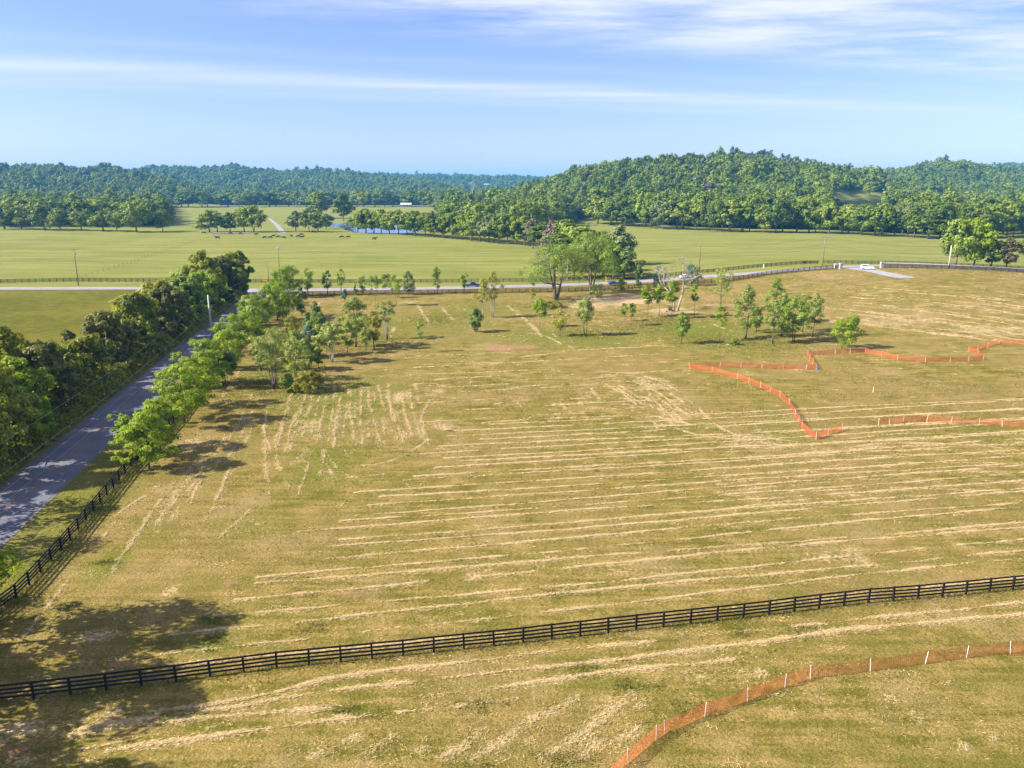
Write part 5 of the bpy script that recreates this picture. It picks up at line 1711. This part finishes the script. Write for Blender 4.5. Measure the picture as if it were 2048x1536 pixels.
# ------------------------------------------------------------------ orange safety fences
def net_fence(label, pxs, H_=1.02, spacing=3.2, seed=1, cell=.12, strand=.03):
    g = random.Random(seed)
    P = [at(*q) for q in pxs]
    A = np.array([[p.x, p.y] for p in P])
    L = np.concatenate([[0], np.cumsum(np.linalg.norm(np.diff(A, axis=0), axis=1))])
    T_ = L[-1]
    stakes = sorted(set([float(v) for v in L]))
    out = []
    for a, b in zip(stakes[:-1], stakes[1:]):
        k = max(1, int((b - a) / spacing))
        out += [a + (b - a) * j / k for j in range(k)]
    out.append(T_)
    stakes = np.array(out)
    n = int(T_ / cell)
    s = np.linspace(0, T_, n)
    x = np.interp(s, L, A[:, 0])
    y = np.interp(s, L, A[:, 1])
    near = np.min(np.abs(s[:, None] - stakes[None, :]), axis=1)
    sag = -.10 * np.minimum(near, 1.6) / 1.6 + .012 * np.sin(s * 2.1)
    bow = .06 * np.sin(s * 1.3) * np.minimum(near, 1) + .04 * np.sin(s * 3.7 + 1)
    dxs, dys = np.gradient(x), np.gradient(y)
    ln_ = np.hypot(dxs, dys) + 1e-9
    nx_, ny_ = -dys / ln_, dxs / ln_
    base = P[0]
    z0 = Hn(x, y)
    root = empty('safety_fence', base, label=label, cat='safety fence', group='orange mesh safety fences')
    V, Q = [], []

    def pt(i, hf):
        b_ = bow[i] * math.sin(3 * hf + .4)
        return (x[i] + nx_[i] * b_ - base.x, y[i] + ny_[i] * b_ - base.y, z0[i] + .03 + hf * (H_ + sag[i]) - base.z)
    rows = 12
    for r_ in range(rows):
        hf = r_ / (rows - 1)
        hw = strand / 2 / H_ * (1.7 if r_ in (0, rows - 1) else 1)
        b0 = len(V)
        for i in range(n):
            V.append(pt(i, hf - hw))
            V.append(pt(i, hf + hw))
        for i in range(n - 1):
            Q.append((b0 + 2 * i, b0 + 2 * i + 2, b0 + 2 * i + 3, b0 + 2 * i + 1))
    for i in range(n - 1):           # cross strands
        f = strand / cell
        b0 = len(V)
        for hf in (0, .25, .5, .75, 1):
            a, c = Vector(pt(i, hf)), Vector(pt(i + 1, hf))
            V.append(tuple(a + Vector((nx_[i], ny_[i], 0)) * .003))
            V.append(tuple(a.lerp(c, f) + Vector((nx_[i], ny_[i], 0)) * .003))
        for j in range(4):
            Q.append((b0 + 2 * j, b0 + 2 * j + 1, b0 + 2 * j + 3, b0 + 2 * j + 2))
    link('mesh_panel', np_mesh('mesh_panel', V, Q, M['orange']), root)
    sm = MB().box(0, 0, .54, .042, .034, 1.2).mesh('stake', M['stake'])
    for v in stakes[:100]:
        xx, yy = float(np.interp(v, L, A[:, 0])), float(np.interp(v, L, A[:, 1]))
        o = link('stake', sm, root, (xx - base.x, yy - base.y - .04, Hs(xx, yy) - base.z))
        o.rotation_euler = (g.uniform(-.08, .08), g.uniform(-.12, .12), g.uniform(0, 3))
    return root


net_fence('long orange mesh fence bending in a hook around the right-hand field corner',
          [(1684, 861), (1655, 871), (1632, 879), (1604, 858), (1590, 832), (1578, 810), (1560, 794), (1521, 775), (1474, 757), (1424, 744), (1378, 736), (1440, 734), (1566, 738), (1612, 739), (1632, 739), (1625, 727), (1614, 711),
           (1670, 708), (1730, 706), (1795, 719), (1850, 724), (1900, 724), (1937, 723), (1966, 721), (1955, 709), (1937, 703), (1955, 700), (1975, 694), (1998, 687), (2048, 690), (2110, 692)], seed=3, spacing=3.4)
net_fence('short straight orange mesh fence at the right edge of the middle field', [(1757, 850), (1778, 850), (1806, 843), (1853, 844), (1902, 847), (1958, 849), (2004, 853), (2080, 858)], seed=5, spacing=5, cell=.16, strand=.027)
net_fence('orange mesh fence curving through the near right corner of the field', [(1215, 1568), (1256, 1527), (1312, 1480), (1330, 1468), (1409, 1433), (1494, 1402), (1569, 1374), (1620, 1358), (1740, 1342), (1850, 1327), (1932, 1316), (2020, 1307), (2110, 1312)], seed=7, spacing=30, strand=.026, cell=.16)
MB().box(0, 0, .5, .06, .06, 1.1).build('stake', M['stake'], empty('survey_stake', at(1746, 785), .3, label='lone pale survey stake inside the orange fenced field', cat='stake'))
MB().box(0, 0, .4, .04, .04, .9).build('stake', M['polewood'], empty('survey_stake', at(1638, 1392), .3, label='thin dark stake in the grass below the near orange fence', cat='stake'))
MB().box(0, 0, .3, .35, .3, .6).build('marker', principled('blue_paint', (.1, .22, .4), .5), empty('utility_marker', at(1634, 739), 0, label='small blue marker at the corner of the orange fence', cat='marker'))

# ------------------------------------------------------------------ utility poles and wires
POLES = {}


def pole(key, label, px, by, ty, mat='polewood', arm=True, lamp=False, lean=0, r=.15, transformer=False):
    p = at(px, by)
    h = top_height(p, ty)
    root = empty('utility_pole', p, label=label, cat='utility pole', group='utility poles')
    m = MB()
    m.tube([(0, 0, -.3), (lean * h * .5, 0, h * .5), (lean * h, 0, h)], [r, r * .85, r * .65], 10)
    m.build('pole', M[mat], root, smooth=True)
    if arm:
        MB().box(lean * h, .12, h - .55, 2.4, .1, .13).build('crossarm', M['polewood'], root)
        for x_ in (-1.1, -.4, .4, 1.1):
            MB().tube([(lean * h + x_, .12, h - .48), (lean * h + x_, .12, h - .3)], [.05, .035], 6).build('insulator', M['metal'], root)
    if transformer:
        MB().tube([(.35, -.1, h - 2.6), (.35, -.1, h - 1.6)], .28, 10).build('transformer', M['metal'], root, smooth=False)
    if lamp:
        MB().tube([(0, 0, h - .2), (0, -.2, h + .3), (0, -.3, h + .9)], [.28, .3, .22], 8).build('cap', M['palepole'], root)
    POLES[key] = (p, h)


pole('a', 'leaning utility pole at the left end of the pasture fence', 157, 571, 497, transformer=True, r=.19)
pole('b', 'tall utility pole with a pale top behind the corner lime trees', 561, 573, 498, lamp=True, arm=False, r=.2)
pole('c', 'short wooden pole beside the orange arrow sign', 538, 567, 525, arm=False, r=.16)
pole('d', 'pale utility pole standing alone at the edge of the side road', 424, 676, 590, mat='palepole', arm=False, r=.24)
pole('e', 'reddish brown utility pole behind the bare grey tree', 1398, 543, 491, mat='rustwood', arm=False, r=.24)
pole('f', 'grey utility pole with a crossarm left of the gate pillars', 1645, 531, 472, r=.2)
pole('g', 'white utility pole in front of the roadside maples', 1897, 536, 491, mat='palepole', arm=False, r=.26)
pole('h', 'broken utility pole half hidden in the willow thicket', 1134, 566, 500, arm=False, mat='palepole')


def wire(label, a, b, sag=.9, mat='wire', r=.022, group='overhead wires'):
    a, b = Vector(a), Vector(b)
    pts = [a.lerp(b, k / 14) - Vector((0, 0, sag * 4 * (k / 14) * (1 - k / 14))) for k in range(15)]
    base = Vector(a)
    o = MB().tube([p - base for p in pts], r, 4).build('overhead_wire', M[mat], None, base)
    tag(o, label, 'wire', group)


def pt_on(key, drop):
    p, h = POLES[key]
    return (p.x, p.y, p.z + h - drop)


chain = ['a', 'b', 'h', 'e', 'f', 'g']
nm = {'a': 'the left leaning pole', 'b': 'the pale-topped pole', 'h': 'the broken pole', 'e': 'the reddish pole', 'f': 'the crossarm pole', 'g': 'the white pole'}
for u_, v_ in zip(chain[:-1], chain[1:]):
    for dr_, t_ in ((.3, 'highest'), (3.2, 'middle'), (4.4, 'lowest')):
        wire('%s wire between %s and %s' % (t_, nm[u_], nm[v_]), pt_on(u_, dr_), pt_on(v_, dr_), 1.3)
pa = Vector(pt_on('a', 0))
for dr_, t_ in ((.3, 'highest'), (3.4, 'lower')):
    wire('%s wire leaving the left leaning pole towards the left picture edge' % t_, pt_on('a', dr_), (pa.x - 110, pa.y - 4, pa.z - dr_), 1.4)
pg = Vector(pt_on('g', 0))
wire('wire from the white pole past the maples to the right', pt_on('g', .2), (pg.x + 90, pg.y - 12, pg.z - 1), 1.2)
pd = Vector(pt_on('d', 0))
dvec = Vector((kx, 1, 0)).normalized()
for j, (dr_, sd_) in enumerate(((.5, -1.0), (3.0, .2), (4.6, .5), (5.6, .8))):
    wire('%s wire along the side road from the pale pole towards the camera' % ('highest', 'second highest', 'third highest', 'lowest')[j], (pd.x + sd_ * .2, pd.y, pd.z - dr_), (pd.x - dvec.x * 150 + sd_ * 1.5, pd.y - dvec.y * 150, pd.z - dr_ - 1), 2.0, 'lightwire', .018)
    wire('%s wire from the pale pole to the corner pole at the junction' % ('highest', 'second highest', 'third highest', 'lowest')[j], (pd.x + sd_ * .2, pd.y, pd.z - dr_), (POLES['c'][0].x, POLES['c'][0].y, POLES['c'][0].z + POLES['c'][1] - .3 - .5 * j), 1.2, 'lightwire', .018)

# ------------------------------------------------------------------ signs and gate furniture
p = at(530, 567)
rt = empty('arrow_sign', p, 0, label='orange double-arrow sign facing the side road at the junction', cat='sign')
MB().box(0, 0, 1.55, 1.9, .04, .95).build('panel', M['signorange'], rt)
ar = MB()
ar.add([(-.75, -.026, 1.55), (-.42, -.026, 1.28), (-.42, -.026, 1.46), (.42, -.026, 1.46), (.42, -.026, 1.28), (.75, -.026, 1.55), (.42, -.026, 1.82), (.42, -.026, 1.64), (-.42, -.026, 1.64), (-.42, -.026, 1.82)],
       [(0, 1, 2, 8, 9), (2, 3, 7, 8), (3, 4, 5, 6, 7)])
ar.build('arrow', M['signblack'], rt)
for x_ in (-.6, .6):
    MB().box(x_, .06, .8, .08, .06, 1.9).build('post', M['metal'], rt)
ps = at(437, 700)
rt = empty('warning_sign', ps, .3, label='orange diamond warning sign half hidden by the rounded lime tree', cat='sign')
MB().add([(0, -.02, 1.6), (.55, -.02, 2.15), (0, -.02, 2.7), (-.55, -.02, 2.15), (0, .02, 1.6), (.55, .02, 2.15), (0, .02, 2.7), (-.55, .02, 2.15)], [(0, 1, 2, 3), (7, 6, 5, 4), (0, 4, 5, 1), (1, 5, 6, 2), (2, 6, 7, 3), (3, 7, 4, 0)]).build('panel', M['signorange'], rt)
MB().box(0, .05, 1.2, .07, .05, 2.6).build('post', M['metal'], rt)


def pillar(px, by, label):
    root = empty('gate_pillar', at(px, by), .05, label=label, cat='pillar', group='stone gate pillars')
    m = MB()
    g = random.Random(px)
    for k in range(6):
        s = 1.0 + g.uniform(-.04, .04)
        m.box(g.uniform(-.02, .02), g.uniform(-.02, .02), .16 + .33 * k, s, s, .326)
    m.build('shaft', M['stone'], root)
    MB().box(0, 0, 2.14, 1.22, 1.22, .2).build('cap', M['concrete'], root)


pillar(1681, 538, 'stone gate pillar left of the driveway beside the white cabinet')
pillar(1763, 536, 'stone gate pillar right of the driveway')
rt = empty('utility_cabinet', at(1671, 536), .05, label='white utility cabinet beside the left gate pillar', cat='cabinet')
MB().box(0, 0, .75, 1.05, .7, 1.5).build('body', M['white'], rt)
MB().box(0, 0, 1.55, 1.15, .8, .1).build('lid', M['white'], rt)
MB().box(0, -.36, .75, .8, .02, 1.2).build('door', M['metal'], rt)
rt = empty('marker_post', at(1527, 536), .1, label='short white marker on the verge below the curved pasture fence', cat='marker')
MB().tube([(0, 0, 0), (0, 0, 1.3)], [.22, .2], 10).build('post', M['white'], rt)
MB().tube([(0, 0, 1.3), (0, 0, 1.42)], [.22, .1], 10).build('cap', M['white'], rt)
rt = empty('marker_post', at(1212, 563), .1, label='thin orange marker post at the foot of the thicket', cat='marker')
MB().tube([(0, 0, 0), (0, 0, 1.9)], [.12, .1], 8).build('post', M['signorange'], rt)
MB().tube([(0, 0, 1.9), (0, 0, 2.0)], [.1, .04], 8).build('cap', M['signorange'], rt)


def stone_wall():
    P = resample([at(*q) for q in ((1768, 531.5), (1830, 533), (1900, 536), (1980, 540), (2060, 545), (2160, 551))], 240)
    g = random.Random(8)
    base = Vector((P[0].x, P[0].y, Hs(P[0].x, P[0].y)))
    root = empty('stone_wall', base, label='low dark dry-stone wall along the road right of the gate', cat='wall')
    m, c = MB(), MB()
    for i in range(len(P) - 1):
        a, b = P[i], P[i + 1]
        q = (a + b) / 2
        ang = math.atan2(b.y - a.y, b.x - a.x)
        z = Hs(q.x, q.y) - base.z
        ln = (b - a).length
        for k in range(3):
            Mx = Matrix.Translation((q.x - base.x + g.uniform(-.1, .1), q.y - base.y + g.uniform(-.05, .05), z + .17 + .34 * k)) @ Matrix.Rotation(ang + g.uniform(-.1, .1), 4, 'Z')
            m.box(0, 0, 0, ln * g.uniform(.7, 1.15), .55 + g.uniform(-.08, .08), .33 + g.uniform(-.04, .04), Mx)
        Mx = Matrix.Translation((q.x - base.x, q.y - base.y, z + 1.12)) @ Matrix.Rotation(ang, 4, 'Z')
        c.box(0, 0, 0, ln * .9, .6, .16 + g.uniform(0, .1), Mx)
    m.build('stonework', M['darkstone'], root)
    c.build('coping', M['stone'], root)


stone_wall()
# feed trough, bridge, hay feeder, tractor
rt = empty('feed_trough', at(462, 467), .02, label='long pale concrete feed trough under the pasture trees', cat='trough')
m = MB()
m.box(0, 0, .45, 30, .25, .9).box(0, 1.1, .45, 30, .25, .9).box(0, .55, .12, 30, .85, .2)
m.build('basin', M['concrete'], rt)
MB().box(0, -.4, .3, 34, .5, .06).build('apron', M['brick'], rt)
rt = empty('culvert_bridge', at(566, 467), 0, label='low pale concrete culvert at the near end of the farm lane', cat='bridge')
MB().box(0, 0, .35, 6.2, 1.2, .7).build('deck', M['concrete'], rt)
for x_ in (-2.9, 2.9):
    MB().box(x_, 0, .95, .35, 1.3, .5).build('parapet', M['concrete'], rt)
rt = empty('hay_feeder', at(1011, 490), 0, label='wooden cattle feeder at the right end of the pond row', cat='feeder')
m = MB()
for z_ in (.5, .9, 1.3):
    m.bar((-2, 0, z_), (2, 0, z_), .06, .2).bar((-2, 1.4, z_), (2, 1.4, z_), .06, .2)
m.build('rail', M['polewood'], rt)
for x_ in (-2.05, 2.05):
    for y_ in (0, 1.4):
        MB().box(x_, y_, .75, .14, .14, 1.5).build('post', M['polewood'], rt)
rt = empty('tractor', at(627, 465), .4, label='dark farm tractor parked between the pasture trees', cat='tractor')
m = MB()
m.box(.9, 0, 1.15, 1.9, .75, .8).box(-.5, 0, .95, 1.3, .9, .5)
m.build('body', M['redgate'], rt)
m = MB()
m.box(-.5, 0, 2.72, 1.4, 1.3, .1)
for x_ in (-1.1, .1):
    for y_ in (-.6, .6):
        m.box(x_, y_, 1.9, .08, .08, 1.6)
m.build('cab', M['blackwood'], rt)
for x_, y_, r_ in ((-.8, .75, .8), (-.8, -.75, .8), (1.4, .7, .5), (1.4, -.7, .5)):
    MB().tube([(x_, y_ - .2, r_), (x_, y_ + .2, r_)], r_, 14).build('wheel', M['tyre'], rt)

# ------------------------------------------------------------------ vehicles
def loft(secs):
    """secs: (x, half width low, z low, half width belt, z belt, half width top, z top)"""
    m = MB()
    V, fs = [], []
    for x, wl, zl, wb, zb_, wt, zt in secs:
        V += [(x, wl, zl), (x, wb, (zl + zb_) * .5), (x, wb, zb_), (x, wt, zt), (x, -wt, zt), (x, -wb, zb_), (x, -wb, (zl + zb_) * .5), (x, -wl, zl)]
    k = 8
    for i in range(len(secs) - 1):
        for j in range(k):
            fs.append((i * k + j, (i + 1) * k + j, (i + 1) * k + (j + 1) % k, i * k + (j + 1) % k))
    fs.append(tuple(range(k)))
    fs.append(tuple(len(V) - 1 - j for j in range(k)))
    m.add(V, fs)
    return m


def vehicle(name, label, px, py, rz, mat, kind='suv', cat='car', group=None):
    p = at(px, py)
    root = empty(name, (p.x, p.y, p.z + .1), rz, label=label, cat=cat, group=group)
    if kind == 'suv':
        secs = [(-2.35, .78, .45, .82, .85, .70, 1.05), (-2.25, .88, .35, .94, 1.02, .68, 1.60), (-1.9, .90, .30, .96, 1.04, .66, 1.70), (-.6, .90, .28, .96, 1.02, .68, 1.74), (.35, .90, .28, .96, 1.0, .66, 1.68), (1.1, .90, .28, .96, .98, .84, 1.06), (2.0, .88, .30, .92, .86, .74, .93), (2.35, .72, .42, .76, .70, .62, .76)]
        win = [((-1.95, .86, 1.12), (.85, .88, 1.08), (.32, .70, 1.60), (-1.85, .70, 1.62))]
        fw = [(.48, .70, 1.58), (1.05, .80, 1.09), (1.05, -.80, 1.09), (.48, -.70, 1.58)]
        rw = [(-2.16, .64, 1.5), (-2.31, .68, 1.1), (-2.31, -.68, 1.1), (-2.16, -.64, 1.5)]
        wb, wr = 1.42, .37
    elif kind == 'pickup':
        secs = [(-2.75, .88, .55, .94, .98, .90, 1.06), (-.75, .92, .45, .97, 1.05, .92, 1.12), (-.62, .92, .42, .97, 1.08, .72, 1.80), (.7, .92, .42, .97, 1.08, .72, 1.80), (1.35, .92, .42, .97, 1.06, .84, 1.14), (2.5, .90, .42, .95, .98, .80, 1.06), (2.75, .78, .5, .84, .85, .72, .92)]
        win = [((-.5, .90, 1.18), (1.15, .90, 1.16), (.66, .77, 1.68), (-.5, .77, 1.68))]
        fw = [(.82, .72, 1.7), (1.32, .82, 1.16), (1.32, -.82, 1.16), (.82, -.72, 1.7)]
        rw = [(-.66, .68, 1.7), (-.72, .74, 1.2), (-.72, -.74, 1.2), (-.66, -.68, 1.7)]
        wb, wr = 1.75, .40
    else:
        secs = [(-2.25, .76, .45, .80, .75, .70, .86), (-1.9, .86, .32, .90, .90, .74, 1.0), (-1.1, .87, .28, .92, .94, .62, 1.40), (.1, .87, .28, .92, .94, .64, 1.45), (1.0, .87, .28, .92, .90, .80, .98), (1.9, .84, .30, .88, .78, .72, .86), (2.25, .68, .40, .72, .62, .60, .68)]
        win = [((-1.35, .84, 1.0), (.75, .84, .98), (.12, .69, 1.36), (-1.0, .68, 1.33))]
        fw = [(.22, .62, 1.38), (.95, .76, 1.0), (.95, -.76, 1.0), (.22, -.62, 1.38)]
        rw = [(-1.18, .58, 1.33), (-1.8, .68, 1.03), (-1.8, -.68, 1.03), (-1.18, -.58, 1.33)]
        wb, wr = 1.35, .33
    body = loft(secs).build('body', mat, root)
    bv = body.modifiers.new('soft', 'BEVEL')
    bv.width = .06
    bv.segments = 2
    for sgn in (1, -1):
        q = [(a, sgn * (b + .03), c) for a, b, c in win[0]]
        n_out = [(a, sgn * (b + .10), c) for a, b, c in win[0]]
        MB().add(q + n_out, [(0, 1, 2, 3), (7, 6, 5, 4), (0, 4, 5, 1), (1, 5, 6, 2), (2, 6, 7, 3), (3, 7, 4, 0)]).build('window', M['glass'], root)
    MB().add([(a + .05, b, c + .05) for a, b, c in fw], [(0, 1, 2, 3)]).build('windscreen', M['glass'], root)
    MB().add([(a - .05, b, c + .02) for a, b, c in rw], [(3, 2, 1, 0)]).build('rear_window', M['glass'], root)
    for x_ in (-wb, wb):
        for sgn in (1, -1):
            w_ = MB().tube([(0, -.11, 0), (0, .11, 0)], wr, 18).build('wheel', M['tyre'], root, (x_, sgn * .86, wr - .08))
            MB().tube([(0, -.125, 0), (0, .125, 0)], wr * .6, 12).build('rim', M['metal'], w_)
    zl = secs[-1][4]
    for sgn in (1, -1):
        MB().box(secs[-1][0] - .02, sgn * .56, zl - .04, .1, .3, .16).build('headlight', M['lamp'], root)
        MB().box(secs[0][0] - .0, sgn * .66, .82, .08, .22, .2).build('tail_light', M['tail'], root)
    return root


vehicle('parked_car', 'white SUV stopped on the gravel driveway between the pillars', 1735, 539, R(-32), M['carwhite'], 'suv')
vehicle('pickup_truck', 'dark blue pickup driving along the main road', 945, 574, R(8), M['carblue'], 'pickup', 'truck')
vehicle('passing_car', 'blue car on the main road behind the fence below the thicket', 1228, 570, R(6), M['carblue2'], 'sedan')
vehicle('passing_car', 'white car on the main road half hidden by the grey-green tree', 1371, 557, R(14), M['carwhite'], 'sedan')

# ------------------------------------------------------------------ cattle
def cow_mesh(graze, seed):
    rnd = random.Random(seed)
    me = bpy.data.meshes.new('cow')
    hd = [(1.05, 0, 1.15, .30), (1.40, 0, .95 if graze else 1.40, .22), (1.62, 0, .50 if graze else 1.62, .17), (1.78, 0, .25 if graze else 1.58, .15), (1.92, 0, .08 if graze else 1.42, .10)]
    v, e, r_ = [], [], []

    def chain_(pts, start=None):
        prev = start
        for x, y, z, rad in pts:
            v.append((x, y, z))
            r_.append(rad)
            if prev is not None:
                e.append((prev, len(v) - 1))
            prev = len(v) - 1
        return prev
    chain_([(-.95, 0, 1.12, .34)])
    chain_([(-.4, 0, 1.05, .44)], 0)
    chain_([(.2, 0, 1.02, .46)], 1)
    sh_ = chain_([(.75, 0, 1.08, .40)], 2)
    chain_(hd, sh_)
    for sgn in (1, -1):
        st = rnd.uniform(-.12, .12)
        chain_([(-.98 + st, sgn * .24, .80, .20), (-1.08 + st, sgn * .25, .48, .10), (-1.0 + st, sgn * .25, .03, .07)], 0)
        chain_([(.78 - st, sgn * .22, .72, .16), (.80 - st, sgn * .23, .42, .085), (.78 - st, sgn * .23, .03, .07)], sh_)
    chain_([(-1.28, 0, 1.15, .05), (-1.36, 0, .75, .03), (-1.34, 0, .45, .05)], 0)
    me.from_pydata(v, e, [])
    o = bpy.data.objects.new('tmp', me)
    COL.objects.link(o)
    md = o.modifiers.new('skin', 'SKIN')
    for sv, rad in zip(me.skin_vertices[0].data, r_):
        sv.radius = (rad, rad)
    me.skin_vertices[0].data[0].use_root = True
    o.modifiers.new('sub', 'SUBSURF').levels = 1
    dg = bpy.context.evaluated_depsgraph_get()
    out = bpy.data.meshes.new_from_object(o.evaluated_get(dg))
    bpy.data.objects.remove(o)
    # ears
    bm = bmesh.new()
    bm.from_mesh(out)
    ez = .52 if graze else 1.72
    for sgn in (1, -1):
        a = bm.verts.new((1.55, sgn * .12, ez))
        b_ = bm.verts.new((1.48, sgn * .34, ez + .04))
        c = bm.verts.new((1.62, sgn * .30, ez - .06))
        bm.faces.new((a, b_, c))
    bm.to_mesh(out)
    bm.free()
    out.materials.clear()
    out.materials.append(M['cow'])
    for f in out.polygons:
        f.use_smooth = True
    return out


cows = [cow_mesh(True, 1), cow_mesh(False, 2), cow_mesh(True, 3)]
cl_ = [(407, 467.5, 'cow standing left of the feed trough under the pasture trees'), (435, 478, 'cow lying low at the end of the wire fence'), (461, 469, 'cow at the left part of the feed trough'), (482, 469, 'cow at the right part of the feed trough'), (512, 471, 'cow just right of the feed trough'),
       (530, 477, 'leftmost cow of the herd on the open pasture'), (540, 477, 'cow second from left in the herd, joined to the next'), (547, 474, 'small distant cow above the gap in the herd'), (557, 475.5, 'cow fourth from left in the open herd'), (567, 477, 'cow in the middle front of the herd'),
       (583, 474, 'cow alone in the middle of the herd line'), (596, 475, 'cow left of the close pair at the end of the herd'), (603, 471, 'cow behind the rightmost of the herd'), (604.5, 476, 'rightmost cow of the open herd'), (683, 476, 'left one of two cows grazing below the pond'),
       (697, 476, 'right one of two cows grazing below the pond'), (749, 480, 'cow grazing alone right of the pond in front of the row')]
for i_, (a_, b_, s_) in enumerate(cl_):
    p = at(a_, b_)
    o = link('cow', cows[i_ % 3], None, p)
    o.rotation_euler = (0, 0, (0.2, 3.0, -.3, 2.7, .5, 3.4, .1)[i_ % 7] + .2 * math.sin(i_))
    sc_ = 1.35 if i_ in (1, 16) else 1.15
    o.scale = (sc_, sc_, sc_)
    tag(o, 'black ' + s_, 'cow', 'black cattle on the far pasture')

# ------------------------------------------------------------------ haze
hz = MB().box(0, 4300, 85, 13000, 10400, 200).build('haze', None)
hm = bpy.data.materials.new('haze')
hm.use_nodes = True
t = NT(hm.node_tree)
t.n.remove(t.n['Principled BSDF'])
pv = t.new('ShaderNodeVolumePrincipled')
pv.inputs['Color'].default_value = (0.10, 0.50, 1.0, 1)
pv.inputs['Density'].default_value = 0.000086
pv.inputs['Anisotropy'].default_value = 0.0
t.l.new(pv.outputs[0], t.n['Material Output'].inputs['Volume'])
hz.data.materials.append(hm)
tag(hz, 'thin bluish air haze over the far hills', 'haze', kind='stuff')
